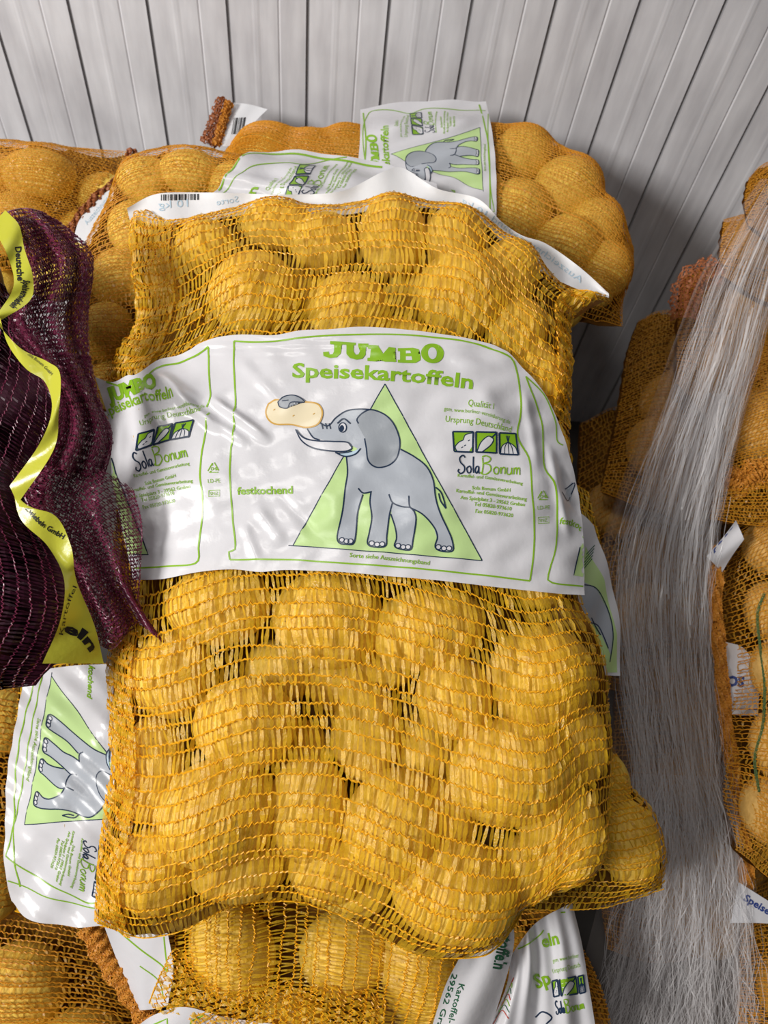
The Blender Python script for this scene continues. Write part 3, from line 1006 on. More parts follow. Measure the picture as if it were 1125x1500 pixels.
def folds0(x, y):
    z = 0 * np.asarray(x, float)
    for (a, b, w, h) in FOLDS:
        a = np.array(a, float); b = np.array(b, float)
        d = b - a; L = np.linalg.norm(d); d /= L
        u = (x - a[0]) * d[0] + (y - a[1]) * d[1]
        v = -(x - a[0]) * d[1] + (y - a[1]) * d[0]
        e = np.clip(np.minimum(u, L - u) / (L * .3), 0, 1)
        e = np.where((u < 0) | (u > L), 0, e)
        z = z + h * np.exp(-(v / w) ** 2) * e * e * (3 - 2 * e)
    z = z + .0006 * np.sin(x * .11 + 2 * np.sin(y * .031)) * np.sin(y * .043 + 1) + .0004 * np.sin(x * .05 + y * .16)
    edge = np.exp(-((y - 505 - .00012 * (x - 520) ** 2) / 14.0) ** 2) * np.sin(y * .55) * .0004
    return z + edge


label_part('label_band', S0,
           top=[(140, 553), (165, 560), (187, 550), (200, 548), (235, 527), (270, 518), (300, 500), (345, 491), (400, 491), (440, 484), (480, 483), (540, 479), (610, 485), (680, 495), (735, 511), (765, 538), (800, 580), (826, 640)],
           right=[(826, 640), (840, 690), (850, 740), (855, 800), (856, 872)],
           bottom=[(196, 850), (240, 848), (290, 838), (340, 834), (380, 838), (420, 835), (500, 838), (580, 845), (640, 850), (700, 857), (800, 868), (856, 872)],
           left=[(140, 553), (160, 620), (165, 700), (180, 780), (196, 850)],
           parent=r0, prn=lab0, wr=folds0, nx=330, ny=180, lift=.0005, label='white film band with the elephant print')

# closing tape sewn to the rear end, standing up behind the net
zt = lambda pts: [(x, y, d) for x, y, d in pts]
tape_top = smooth([(186, 305, .80), (230, 284, .80), (300, 282, .80), (345, 283, .80), (420, 285, .80), (500, 280, .81), (560, 252, .81), (590, 246, .81), (640, 276, .81), (700, 291, .80), (735, 325, .79), (765, 345, .785), (800, 357, .78), (850, 392, .775), (892, 430, .765)], 200)
tape_bot = smooth([(190, 322, .79), (240, 330, .79), (300, 325, .79), (345, 316, .79), (420, 312, .79), (500, 315, .79), (560, 305, .79), (590, 305, .79), (640, 306, .79), (700, 322, .785), (735, 355, .78), (765, 378, .775), (800, 402, .77), (850, 425, .765), (892, 436, .76)], 200)


TAPE_D = lambda q: MAIN.pix(q[..., 0], q[..., 1])[2] * .985
def tape_P(s, t):
    a, b = ev(tape_top, s), ev(tape_bot, s)
    q = a * (1 - t[..., None]) + b * t[..., None]
    return at(q[..., 0], q[..., 1], TAPE_D(q) + .004 * np.sin(t * 3.1) + .002 * np.sin(s * 60))


tp = Print()
barcode(tp, (236, 285), (292, 284), (0, 9))
tp.text('10 kg', [(233, 306), (276, 303)], 11, 'paleblue', mirror=True)
tp.text('Sorte', [(318, 301), (350, 296)], 9, 'paleblue', mirror=True)
tp.text('Auszeichnungsband 10 kg', [(675, 297), (730, 330), (800, 378), (850, 415)], 9, 'paleblue', mirror=True)


def flat_part(name, P, prn, parent, nx, ny, base, pxinv):
    """a loose strip with printing; pxinv gives (s, t) of a pixel"""
    s, t = np.meshgrid(np.linspace(0, 1, nx), np.linspace(0, 1, ny), indexing='ij')
    V = [P(s, t).reshape(-1, 3)]
    idx = np.arange(nx * ny).reshape(nx, ny)
    Fc = [tuple(f) for f in np.stack([idx[:-1, :-1], idx[1:, :-1], idx[1:, 1:], idx[:-1, 1:]], -1).reshape(-1, 4)]
    MI = [0] * len(Fc); base_i = nx * ny
    for v, f, k, l in (prn.items if prn else []):
        if not len(v):
            continue
        ss, tt = pxinv(v[:, 0], v[:, 1])
        ok = (ss > .005) & (ss < .995) & (tt > .02) & (tt < .98)
        ff = [x for x in f if all(ok[i] for i in x)]
        if not ff:
            continue
        p = P(ss, tt)
        e = 1e-3
        n = np.cross(P(ss + e, tt) - P(ss - e, tt), P(ss, tt + e) - P(ss, tt - e))
        n /= np.linalg.norm(n, axis=1, keepdims=True) + 1e-12
        n *= np.sign((n * (CAM - p)).sum(1, keepdims=True))
        V.append(p + n * (.0002 + .0001 * l))
        Fc += [tuple(i + base_i for i in x) for x in ff]; MI += [k] * len(ff); base_i += len(v)
    return meshobj(name, np.vstack(V), Fc, [M[base]] + [M[i] for i in INK[1:]], parent, MI)


def inv_of(cf2, n=60):
    """numeric inverse of a pixel-space patch"""
    s, t = np.meshgrid(np.linspace(0, 1, n * 2), np.linspace(0, 1, n), indexing='ij')
    q = cf2(s, t)[..., :2].reshape(-1, 2); s = s.ravel(); t = t.ravel()

    def f(x, y):
        so, to = np.zeros(len(x)), np.zeros(len(x))
        for i in range(len(x)):
            d = ((q - (x[i], y[i])) ** 2).sum(1)
            j = np.argpartition(d, 4)[:4]
            w = 1 / (d[j] + 1e-3)
            so[i], to[i] = (s[j] * w).sum() / w.sum(), (t[j] * w).sum() / w.sum()
            # refine with Newton steps
            for _ in range(4):
                e = 1e-3
                p = cf2(np.array([so[i], so[i] + e, so[i]]), np.array([to[i], to[i], to[i] + e]))[:, :2]
                J = np.stack([(p[1] - p[0]) / e, (p[2] - p[0]) / e], 1)
                try:
                    dd = np.linalg.solve(J, np.array([x[i], y[i]]) - p[0])
                except np.linalg.LinAlgError:
                    break
                so[i] = min(max(so[i] + dd[0], -.2), 1.2); to[i] = min(max(to[i] + dd[1], -.2), 1.2)
        return so, to
    return f


tape_cf = lambda s, t: ev(tape_top, s) * (1 - t[..., None]) + ev(tape_bot, s) * t[..., None]
_o = flat_part('closing_tape', tape_P, tp, r0, 140, 8, 'tapewhite', inv_of(tape_cf))
_o['label'] = 'white printed tape sewn along the rear end'
fill_sack(S0, POT, 'potato', {i: l[6] for i, l in enumerate(main_lumps)}, 'potato', 'potatoes in the front sack', 'yellow potato packed deep in the front sack, hidden under its label or other potatoes')


# ------------------------------------------------------------------ hems: bunched net along an edge
def hem(name, pts, width, parent, material, seed=0, rows=None, lift=0.0, length_rows=60, ruffle=.003, flat=.3, mat2=None):
    """a crumpled strip of doubled net along a line of (pixel x, pixel y, distance) points"""
    c = smooth(pts, 200)
    W = at(c[:, 0], c[:, 1], c[:, 2])
    t = np.gradient(W, axis=0); t /= np.linalg.norm(t, axis=1, keepdims=True)
    v = CAM - W; v /= np.linalg.norm(v, axis=1, keepdims=True)
    side = np.cross(t, v); side /= np.linalg.norm(side, axis=1, keepdims=True)
    v2 = np.cross(side, t)

    def P(s, q):                                   # s across, q along
        i = ev(W, q); sd = ev(side, q); vv = ev(v2, q)
        a = (s - .5) * width * (1 + .12 * np.sin(q * 37 + seed))
        b = flat * width * np.cos((s - .5) * 3.0) + ruffle * np.sin(q * 90 + s * 5 + seed) * np.cos(s * 9) + lift
        return i + sd * a[..., None] + vv * b[..., None]
    return net_patch(name, P, length_rows, 14, .0008, .0016, [M[material], M[mat2 or material]], parent, seed, amp=.25, slant=1.0)


# ------------------------------------------------------------------ rear sacks
def make_sack(label, plane, top, right, bottom, left, seed, plabel, pgroup, rows, cols, thick=.05, auto=(.086, .046, .004), dull=False, swap=False, cw=.0007, tw=.0016, tan=False, sub=None, slant=.5, under=.045, lumps=()):
    S = Sack(plane, top, right, bottom, left, thick=thick, step=.005, auto=auto, lumps=lumps, seed=seed, iters=500)
    r = thing('potato_sack', label, 'sack', base_of(S))
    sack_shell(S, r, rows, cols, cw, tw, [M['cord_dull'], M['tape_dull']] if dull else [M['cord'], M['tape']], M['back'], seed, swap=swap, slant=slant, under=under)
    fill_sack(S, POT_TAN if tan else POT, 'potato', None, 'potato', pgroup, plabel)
    return S, r


TRI = [(564, 562), (429, 800), (706, 821)]

# B: rear right, leaning on the boards
SB, rB = make_sack('potato sack against the white boards, elephant label turned sideways',
                   Plane(640, 285, .895, .03, .28),
                   top=[(352, 196), (400, 190), (460, 198), (530, 192), (620, 184), (715, 182), (785, 205), (855, 250), (900, 325)],
                   right=[(905, 320), (926, 360), (926, 400), (912, 440), (912, 478)],
                   bottom=[(318, 245), (420, 280), (560, 330), (700, 405), (800, 455), (912, 478)],
                   left=[(352, 196), (335, 215), (318, 245)], thick=.042, seed=3, auto=None,
                   lumps=[(392, 200, 46, 30, 0, .002), (455, 206, 44, 28, 0, -.002), (508, 200, 40, 30, 0, .0), (580, 205, 46, 36, 0, 0), (665, 200, 50, 38, 0, 0), (770, 212, 46, 42, 20, .004), (838, 262, 52, 50, 0, .010), (765, 300, 50, 55, 0, .004), (880, 318, 40, 46, 0, .004), (835, 352, 50, 48, 0, .006), (895, 385, 36, 46, 0, .004), (820, 425, 48, 40, 0, .0), (878, 420, 24, 26, 0, 0), (700, 275, 46, 50, 0, 0), (625, 275, 46, 46, 0, 0), (545, 270, 46, 40, 0, 0), (470, 252, 46, 30, 0, 0)],
                   plabel='tan potato showing through the fine net of the sack lying against the boards', pgroup='potatoes in the sack against the boards',
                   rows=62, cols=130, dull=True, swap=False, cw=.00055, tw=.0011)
dB = DESIGN.affine(TRI, [(572, 228), (708, 279), (703, 186)])
dB.stroke([(532, 165), (536, 210), (532, 260)], 2, 'green', 1); dB.stroke([(702, 152), (716, 220), (718, 345)], 2, 'green', 1)
label_part('label_band', SB, top=[(528, 160), (600, 150), (650, 148), (712, 148)], right=[(712, 148), (722, 200), (727, 260), (727, 350)],
           bottom=[(522, 262), (600, 300), (660, 320), (727, 350)], left=[(528, 160), (527, 210), (522, 262)], parent=rB, prn=dB, nx=140, ny=130,
           wr=lambda x, y: .0025 * np.sin((y + .3 * x) * .16) * np.sin(x * .035), label='white film band with the elephant print turned sideways')
# its printed end tape at the left
tq = Print(); barcode(tq, (343, 173), (362, 172), (-4, 24), 12)
cfB = coons(*[smooth(c, 100) for c in ([(322, 150, .93), (360, 152, .93), (392, 160, .92)], [(392, 160, .92), (372, 180, .91), (345, 214, .89)], [(303, 212, .90), (325, 214, .895), (345, 214, .89)], [(322, 150, .93), (312, 180, .92), (303, 212, .90)])])
_o = flat_part('end_tape', lambda s, t: at(cfB(s, t)[..., 0], cfB(s, t)[..., 1], cfB(s, t)[..., 2] + .003 * np.sin(s * 9)), tq, rB, 24, 16, 'tapewhite', inv_of(cfB, 20))
_o['label'] = 'white end tape with a bar code'
hem('red_end_hem', [(328, 148, .925), (316, 180, .915), (304, 214, .895)], .018, rB, 'cuff_red', 5, length_rows=20)
hem('orange_end_hem', [(336, 150, .92), (326, 182, .91), (316, 214, .89)], .010, rB, 'cuff', 6, length_rows=20)

# C: behind the front sack, label with the word mark showing
SC, rC = make_sack('potato sack right behind the front sack, label with green and navy print',
                   Plane(330, 300, .815, .04, .36),
                   top=[(180, 232), (230, 220), (270, 216), (330, 226), (420, 240), (520, 262), (640, 290)],
                   right=[(640, 290), (660, 340), (660, 420)],
                   bottom=[(100, 600), (200, 600), (350, 560), (500, 480), (660, 420)],
                   left=[(180, 232), (160, 290), (120, 370), (95, 470), (100, 600)], auto=None,
                   lumps=[(212, 256, 42, 34, 0, .002), (278, 250, 46, 34, 0, .006), (345, 264, 42, 34, 0, 0), (196, 325, 42, 46, 0, 0), (172, 400, 44, 46, 0, .0), (152, 478, 42, 46, 0, .0), (160, 552, 46, 38, 0, 0), (262, 330, 48, 44, 0, 0), (235, 420, 46, 50, 0, 0), (430, 290, 50, 34, 0, 0), (520, 310, 50, 34, 0, 0), (590, 335, 40, 34, 0, 0)], seed=8,
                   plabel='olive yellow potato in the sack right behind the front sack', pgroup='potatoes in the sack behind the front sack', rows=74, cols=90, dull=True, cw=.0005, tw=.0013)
dC = DESIGN.affine([(677, 648), (745, 650), (692, 560)], [(429, 283), (447, 249), (372, 275)])
dC.stroke([(320, 278), (338, 248), (366, 226), (420, 224), (480, 232), (560, 245)], 2.2, 'green', 1)
label_part('label_band', SC, top=[(365, 222), (430, 220), (500, 230), (560, 240), (640, 268)], right=[(640, 268), (640, 290), (630, 325)],
           bottom=[(312, 285), (330, 310), (420, 330), (520, 335), (630, 325)], left=[(365, 222), (338, 245), (312, 285)], parent=rC, prn=dC, nx=150, ny=80,
           wr=lambda x, y: .002 * np.sin((y * 2.2 - .4 * x) * .09) + .001 * np.sin(x * .09), label='white film band with green and navy print')

# D: rear left
SD, rD = make_sack('potato sack at the rear left corner against the boards, above the purple sack',
                   Plane(90, 260, .90, .05, .34),
                   top=[(-190, 215), (-60, 205), (20, 208), (70, 212), (130, 220), (188, 222)],
                   right=[(188, 222), (170, 270), (130, 330), (110, 380)],
                   bottom=[(-200, 420), (-100, 420), (0, 400), (110, 380)], left=[(-190, 215), (-200, 300), (-200, 420)], auto=None,
                   lumps=[(-120, 250, 55, 42, 0, 0), (-30, 246, 50, 38, 0, .002), (55, 250, 55, 40, 0, .006), (140, 256, 44, 34, 0, .0), (-90, 330, 58, 50, 0, 0), (15, 315, 56, 48, 0, .002), (105, 315, 46, 44, 0, .0), (-50, 385, 50, 34, 0, 0), (55, 370, 44, 34, 0, 0)], seed=12,
                   plabel='yellow potato in the net sack at the rear left', pgroup='potatoes in the rear left sack', rows=56, cols=100, dull=True, cw=.0005, tw=.0012)
hem('rust_hem', [(195, 222, .885), (178, 262, .87), (140, 295, .85), (112, 330, .84), (95, 370, .835)], .014, rD, 'cuff_red', 9, length_rows=50)
tq = Print()
tq.text('Auszeichnung', [(128, 330), (160, 292)], 7, 'paleblue'); tq.text('10 kg', [(140, 348), (158, 318)], 9, 'dkgreen')
cfD = coons(*[smooth(c, 100) for c in ([(132, 300, .845), (150, 285, .85), (168, 274, .855)], [(168, 274, .855), (158, 315, .84), (130, 362, .825)], [(108, 350, .83), (118, 357, .828), (130, 362, .825)], [(132, 300, .845), (115, 325, .835), (108, 350, .83)])])
_o = flat_part('end_tape', lambda s, t: at(cfD(s, t)[..., 0], cfD(s, t)[..., 1], cfD(s, t)[..., 2]), tq, rD, 16, 24, 'tapewhite', inv_of(cfD, 20))

# ------------------------------------------------------------------ sacks below the front sack
SF, rF = make_sack('potato sack under the lower left of the front sack, elephant label lying sideways',
                   Plane(150, 1150, .735, .06, .33),
                   top=[(30, 985), (120, 970), (250, 980), (400, 990)], right=[(400, 990), (430, 1150), (400, 1340)],
                   bottom=[(22, 1335), (100, 1352), (250, 1360), (400, 1340)], left=[(30, 985), (18, 1100), (12, 1220), (22, 1335)], seed=15,
                   plabel='potato under the label of the lower left sack', pgroup='potatoes in the lower left sack', rows=34, cols=40, thick=.045)
dF = DESIGN.affine(TRI, [(222, 1195), (75, 990), (36, 1208)])
dF.stroke([(52, 990), (34, 1060), (22, 1150), (20, 1230), (28, 1300)], 2, 'green', 1)
dF.stroke([(12, 1290), (60, 1310), (110, 1325), (140, 1330)], 1.6, 'green', 1)
label_part('label_band', SF, top=[(36, 985), (100, 976), (180, 972), (260, 975)], right=[(260, 975), (270, 1150), (260, 1350)],
           bottom=[(16, 1320), (40, 1345), (110, 1358), (180, 1352), (260, 1350)], left=[(36, 985), (22, 1060), (10, 1150), (6, 1250), (16, 1320)], parent=rF, prn=dF, nx=150, ny=170,
           wr=lambda x, y: .0018 * np.sin((x * .8 + y * .5) * .09) + .001 * np.sin((x - y) * .13), label='white film band with the elephant print lying on its side')

SG, rG = make_sack('potato sack under the front sack on the right, grey elephant print showing',
                   Plane(800, 1000, .74, .06, .36),
                   top=[(560, 690), (700, 680), (800, 690), (862, 720)], right=[(862, 720), (880, 800), (900, 920), (890, 1050), (905, 1130), (950, 1180), (972, 1240), (972, 1302)],
                   bottom=[(560, 1300), (700, 1330), (860, 1332), (920, 1318), (972, 1302)], left=[(560, 690), (550, 1000), (560, 1300)], seed=18,
                   plabel='yellow potato in the sack under the right side of the front sack', pgroup='potatoes in the sack under the front sack on the right', rows=60, cols=60, thick=.055,
                   lumps=[(925, 1235, 46, 60, 0, .012), (890, 1150, 44, 50, 0, .0)])
pg_ = Print()
pg_.poly([(858, 800), (885, 850), (903, 930), (905, 985), (890, 985), (850, 860)], 'lgreen', 0)
pg_.poly([(852, 850), (872, 862), (890, 890), (897, 925), (894, 960), (885, 940), (876, 918), (866, 912), (866, 935), (850, 930)], 'grey', 1)
for st in ([(850, 855), (872, 862), (890, 890), (897, 930), (893, 970)], [(865, 912), (878, 918), (890, 950)], [(866, 905), (880, 930)]):
    pg_.stroke(st, 1.6, 'navy', 3)
for k in range(5):
    pg_.stroke([(853 + k * 1.5, 836 - 6 * k), (868 + k, 818 - 5 * k)], 1.2, 'dkgreen', 2, False)
label_part('label_band', SG, top=[(800, 740), (840, 745), (870, 770)], right=[(870, 770), (890, 830), (907, 910), (909, 990)],
           bottom=[(800, 985), (860, 988), (909, 990)], left=[(800, 740), (795, 860), (800, 985)], parent=rG, prn=pg_, nx=90, ny=130, wr=lambda x, y: .002 * np.sin((x + y * .4) * .12), label='white film band with a grey elephant back')

SI, rI = make_sack('potato sack at the bottom edge of the picture, its net cords running up and down',
                   Plane(450, 1420, .70, .05, .25),
                   top=[(240, 1345), (350, 1310), (470, 1300), (600, 1330), (700, 1350)], right=[(700, 1350), (690, 1430), (640, 1600)],
                   bottom=[(240, 1600), (420, 1610), (640, 1600)], left=[(240, 1345), (246, 1420), (240, 1600)], seed=21,
                   plabel='potato in the sack at the bottom edge, dim behind its net', pgroup='potatoes in the bottom sack', rows=26, cols=60, thick=.04, swap=True, cw=.0008, tw=.0011)
hem('gathered_hem', [(236, 1430, .67), (300, 1455, .665), (380, 1478, .66), (480, 1490, .655), (560, 1505, .655)], .046, rI, 'cord', 31, length_rows=34, ruffle=.0015, flat=.2, mat2='tape')
# its label pieces
tq = Print()
tq.stroke([(172, 1362), (205, 1390), (235, 1412), (246, 1424)], 2, 'green', 1); tq.stroke([(240, 1372), (243, 1400), (246, 1422)], 2, 'green', 1); tq.stroke([(205, 1415), (232, 1436), (240, 1462)], 1.6, 'green', 1)
cfi = coons(*[smooth(c, 100) for c in ([(150, 1350, .70), (200, 1345, .69), (246, 1368, .68)], [(246, 1368, .68), (254, 1420, .675), (246, 1472, .675)], [(205, 1480, .70), (225, 1478, .69), (246, 1472, .675)], [(150, 1350, .70), (175, 1415, .705), (205, 1480, .70)])])
flat_part('label_band', lambda s, t: at(cfi(s, t)[..., 0], cfi(s, t)[..., 1], cfi(s, t)[..., 2] + .003 * np.sin(s * 7 + t * 4)), tq, rI, 24, 30, 'white', inv_of(cfi, 24))
tq = Print()
tq.stroke([(205, 1510), (245, 1492), (246, 1520)], 2.4, 'green', 1, False); tq.stroke([(276, 1510), (280, 1496), (300, 1486)], 2.4, 'green', 1, False)
cfi2 = coons(*[smooth(c, 100) for c in ([(190, 1512, .66), (225, 1487, .66), (270, 1475, .655), (330, 1490, .65), (400, 1500, .65)], [(400, 1500, .65), (410, 1560, .65)], [(180, 1580, .66), (300, 1580, .655), (410, 1560, .65)], [(190, 1512, .66), (180, 1580, .66)])])
flat_part('label_band', lambda s, t: at(cfi2(s, t)[..., 0], cfi2(s, t)[..., 1], cfi2(s, t)[..., 2] + .003 * np.sin(s * 11 + t * 4)), tq, rI, 30, 16, 'white', inv_of(cfi2, 24))

SJ, rJ = make_sack('dark potato sack in the bottom left corner beneath the sideways elephant label',
                   Plane(70, 1420, .78, .05, .25),
                   top=[(-160, 1330), (0, 1320), (130, 1350), (190, 1400)], right=[(190, 1400), (215, 1480), (230, 1600)],
                   bottom=[(-160, 1620), (50, 1620), (230, 1600)], left=[(-160, 1330), (-170, 1450), (-160, 1620)], seed=24,
                   plabel='dim potato in the dark sack at the bottom left corner', pgroup='potatoes in the bottom left sack', rows=40, cols=50, dull=True, thick=.05)
hem('thick_hem', [(132, 1352, .72), (160, 1400, .715), (195, 1450, .71), (225, 1500, .705), (240, 1550, .70)], .026, rJ, 'cuff', 33, length_rows=80)

SE, rE = make_sack('potato sack at the left edge between the purple sack and the bottom left corner',
                   Plane(-40, 1170, .80, .05, .3),
                   top=[(-260, 990), (-100, 985), (20, 1000), (80, 1020)], right=[(80, 1020), (70, 1150), (60, 1320)],
                   bottom=[(-260, 1340), (-100, 1345), (60, 1320)], left=[(-260, 990), (-270, 1150), (-260, 1340)], seed=26,
                   plabel='potato in the sack at the left edge, mostly out of view', pgroup='potatoes in the left edge sack', rows=40, cols=50, dull=True, thick=.05)

# bottom right: a sack whose label is folded up
SN, rN = make_sack('potato sack at the bottom right of the front sack, its white label crumpled upright',
                   Plane(760, 1450, .735, .05, .25),
                   top=[(640, 1350), (720, 1335), (800, 1330), (830, 1350)], right=[(830, 1350), (870, 1420), (895, 1500), (900, 1620)],
                   bottom=[(620, 1620), (760, 1630), (900, 1620)], left=[(640, 1350), (620, 1450), (620, 1620)], seed=29,
                   plabel='dim potato in the sack with the crumpled label', pgroup='potatoes in the bottom right sack', rows=40, cols=36, dull=True, thick=.045)
tq = Print()
tq.text('Kartoffel- und', [(672, 1440), (655, 1500), (650, 1525)], 9, 'dkgreen', .01); tq.text('29562 Grabau', [(662, 1425), (640, 1500), (634, 1530)], 8, 'dkgreen', .01)
tq.text('Speisekartoffeln', [(740, 1300), (738, 1340), (722, 1418)], 18, 'dkgreen', .03)
cf1 = coons(*[smooth(c, 100) for c in ([(672, 1405, .64), (700, 1395, .64), (752, 1345, .65)], [(752, 1345, .65), (750, 1400, .655), (712, 1530, .66)], [(622, 1540, .65), (660, 1540, .65), (712, 1530, .66)], [(672, 1405, .64), (650, 1450, .645), (622, 1540, .65)])])
flat_part('label_band', lambda s, t: at(cf1(s, t)[..., 0], cf1(s, t)[..., 1], cf1(s, t)[..., 2] + .004 * np.sin(s * 6 + t * 2)), tq, rN, 30, 40, 'white', inv_of(cf1, 30))
tq = Print()
tq.text('eln', [(795, 1388), (820, 1382)], 18, 'green', .03); tq.text('Sp', [(786, 1448), (808, 1440)], 20, 'green', .03)
tq.text('gem. www.berliner', [(810, 1410), (848, 1402)], 6, 'green'); tq.text('Ursprung Deutsch', [(810, 1426), (850, 1416)], 7, 'green')
icons(tq, [(808, 1437), (817, 1435), (820, 1458), (811, 1460)], [(820, 1435), (843, 1430), (846, 1455), (823, 1459)], [(846, 1430), (854, 1428), (857, 1453), (849, 1455)])
sola(tq, (815, 1486), (828, 1484), (856, 1478), 20)
tq.stroke([(752, 1392), (770, 1385), (790, 1370), (796, 1362)], 2, 'green', 1); tq.stroke([(800, 1345), (812, 1338), (828, 1336)], 2, 'green', 1)
tq.stroke([(784, 1490), (795, 1482), (808, 1490), (800, 1500)], 2.4, 'navy', 1)
for k in range(7):
    tq.stroke([(722 + 4 * k, 1500 - 9 * k), (735 + 3 * k, 1480 - 8 * k), (745 + k, 1492 - 9 * k)], 1.2, ('red', 'dkgreen', 'green')[k % 3], 2)
for a, b in (((752, 1380), (760, 1405)), ((770, 1420), (800, 1500)), ((835, 1350), (865, 1500))):
    pass
cf2 = coons(*[smooth(c, 100) for c in ([(748, 1400, .67), (785, 1352, .68), (838, 1322, .69)], [(838, 1322, .69), (852, 1380, .685), (862, 1440, .68), (878, 1540, .675)], [(700, 1540, .66), (790, 1545, .67), (878, 1540, .675)], [(748, 1400, .67), (740, 1450, .665), (700, 1540, .66)])])
flat_part('label_band', lambda s, t: at(cf2(s, t)[..., 0], cf2(s, t)[..., 1], cf2(s, t)[..., 2] + .004 * np.sin(s * 13 + t * 2) + .002 * np.sin(s * 31)), tq, rN, 60, 40, 'white', inv_of(cf2, 30))

# ------------------------------------------------------------------ purple onion sack
KP = Plane(40, 780, .585, .078, .36)
SK = Sack(KP, top=[(-260, 345), (-100, 335), (-30, 350), (14, 440)], right=[(14, 440), (70, 530), (84, 610), (64, 700), (70, 770), (100, 850), (104, 910), (80, 965), (48, 1004)],
          bottom=[(-260, 1020), (-120, 1030), (0, 1010), (48, 1004)], left=[(-260, 345), (-280, 700), (-260, 1020)], thick=.06, step=.005, auto=(.075, .042, .004), seed=33, iters=400)
rK = thing('onion_sack', 'dark purple net onion sack with lime green film band at the left edge', 'sack', base_of(SK))
net_patch('net', lambda s, t: SK.P3(t, s), 24, 120, .0006, .0011, [M['pcord'], M['ptape_dark']], rK, 41, nref=KP.n, amp=.08, slant=.3)
sheet('net_underside', lambda s, t: KP.world(*(lambda xy: (xy[..., 0], xy[..., 1], -.8 * SK.sample(SK.P, xy[..., 0], xy[..., 1])))(SK.cf(s, t))), 30, 30, M['pback'], rK)
fill_sack(SK, ONION, 'onion', None, 'onion', 'onions in the purple sack', 'dark red onion inside the purple net sack')
rip = lambda a, f, ph: (lambda s, t: a * np.sin(s * f + ph + 2 * np.sin(t * 5)) * np.sin(np.pi * np.clip(s, 0, 1)))
# upper and lower collar of loose net beyond the band
colU = px_surface(top=[(2, 312, .60), (35, 305, .60), (62, 310, .605)], right=[(62, 310, .605), (100, 335, .605), (136, 375, .61), (130, 450, .61), (132, 520, .605), (148, 590, .595), (165, 640, .59), (150, 700, .585)],
                  bottom=[(60, 680, .56), (100, 690, .575), (150, 700, .585)], left=[(2, 312, .60), (40, 400, .585), (12, 470, .575), (60, 540, .565), (84, 600, .56), (60, 680, .56)], ripple=rip(.012, 16, 0))
net_patch('loose_collar', lambda s, t: colU(s, t), 60, 34, .0007, .0015, [M['pcord'], M['ptape']], rK, 43, amp=.3, slant=1.1)
net_patch('loose_collar', lambda s, t: colU(t, s) + np.array([-.003, 0, -.010]), 24, 60, .0007, .0015, [M['pcord'], M['ptape']], rK, 44, amp=.3, slant=1.1)
colL = px_surface(top=[(25, 690, .565), (90, 680, .575), (150, 690, .585), (195, 716, .59)], right=[(195, 716, .59), (208, 770, .59), (205, 850, .59), (206, 890, .59), (246, 948, .598)],
                  bottom=[(130, 930, .585), (165, 945, .59), (200, 915, .592), (246, 948, .598)], left=[(25, 690, .565), (50, 760, .56), (95, 820, .56), (120, 880, .57), (130, 930, .585)], ripple=rip(.010, 14, 1))
net_patch('loose_collar', lambda s, t: colL(t, s), 22, 46, .0008, .0012, [M['pcord'], M['ptape']], rK, 45, amp=.35, slant=1.2, fill=.9)
net_patch('loose_collar', lambda s, t: colL(s * .62, t) + np.array([-.002, 0, -.008]), 40, 24, .0007, .0015, [M['pcord'], M['ptape']], rK, 46, amp=.3, slant=1.2)
# lime band: two ribbons and a lower flap
def ribbon(name, A, B, prn, n, m, matname, amp=.002):
    a, b = smooth(A, 200), smooth(B, 200)
    cf = lambda s, t: ev(a, t) * (1 - s[..., None]) + ev(b, t) * s[..., None]
    P = lambda s, t: at(cf(s, t)[..., 0], cf(s, t)[..., 1], cf(s, t)[..., 2] + amp * np.sin(t * 17 + s * 3))
    return flat_part(name, P, prn, rK, m, n, matname, inv_of(cf, 40))


pr = Print()
pr.text('Deutsche', [(22, 362), (24, 385), (26, 412)], 9, 'black', .03); pr.text('Speisezwiebeln', [(34, 410), (30, 430), (14, 448)], 10, 'black', .03)
ribbon('label_band', [(-14, 330, .58), (0, 352, .575), (10, 372, .57), (20, 405, .568), (16, 430, .562), (-6, 462, .556)], [(8, 308, .585), (28, 330, .58), (36, 365, .575), (48, 405, .57), (44, 440, .565), (0, 470, .556)], pr, 50, 14, 'lime')
pr = Print(); pr.text('Sola Bonum GmbH', [(40, 520), (60, 535), (75, 550)], 4.5, 'black')
ribbon('label_band', [(0, 465, .556), (12, 505, .553), (38, 540, .548), (66, 560, .544), (76, 600, .54), (58, 650, .54), (14, 712, .545)], [(-8, 470, .555), (30, 510, .551), (70, 530, .546), (88, 548, .542), (86, 605, .54), (78, 660, .54), (26, 738, .545)], pr, 90, 10, 'lime')
pr = Print(); pr.text('Zwiebeln GmbH', [(36, 745), (60, 770), (92, 790)], 7.5, 'black', .02); pr.text('Kartoffel', [(92, 930), (100, 890), (112, 860)], 6, 'black'); pr.text('eln', [(92, 925), (116, 935), (132, 955)], 15, 'black', .04)
ribbon('label_band', [(18, 706, .545), (30, 760, .546), (70, 800, .55), (94, 850, .545), (88, 910, .542), (62, 972, .550)], [(28, 742, .544), (80, 755, .548), (104, 800, .552), (112, 850, .56), (138, 915, .568), (152, 972, .575)], pr, 80, 16, 'lime')

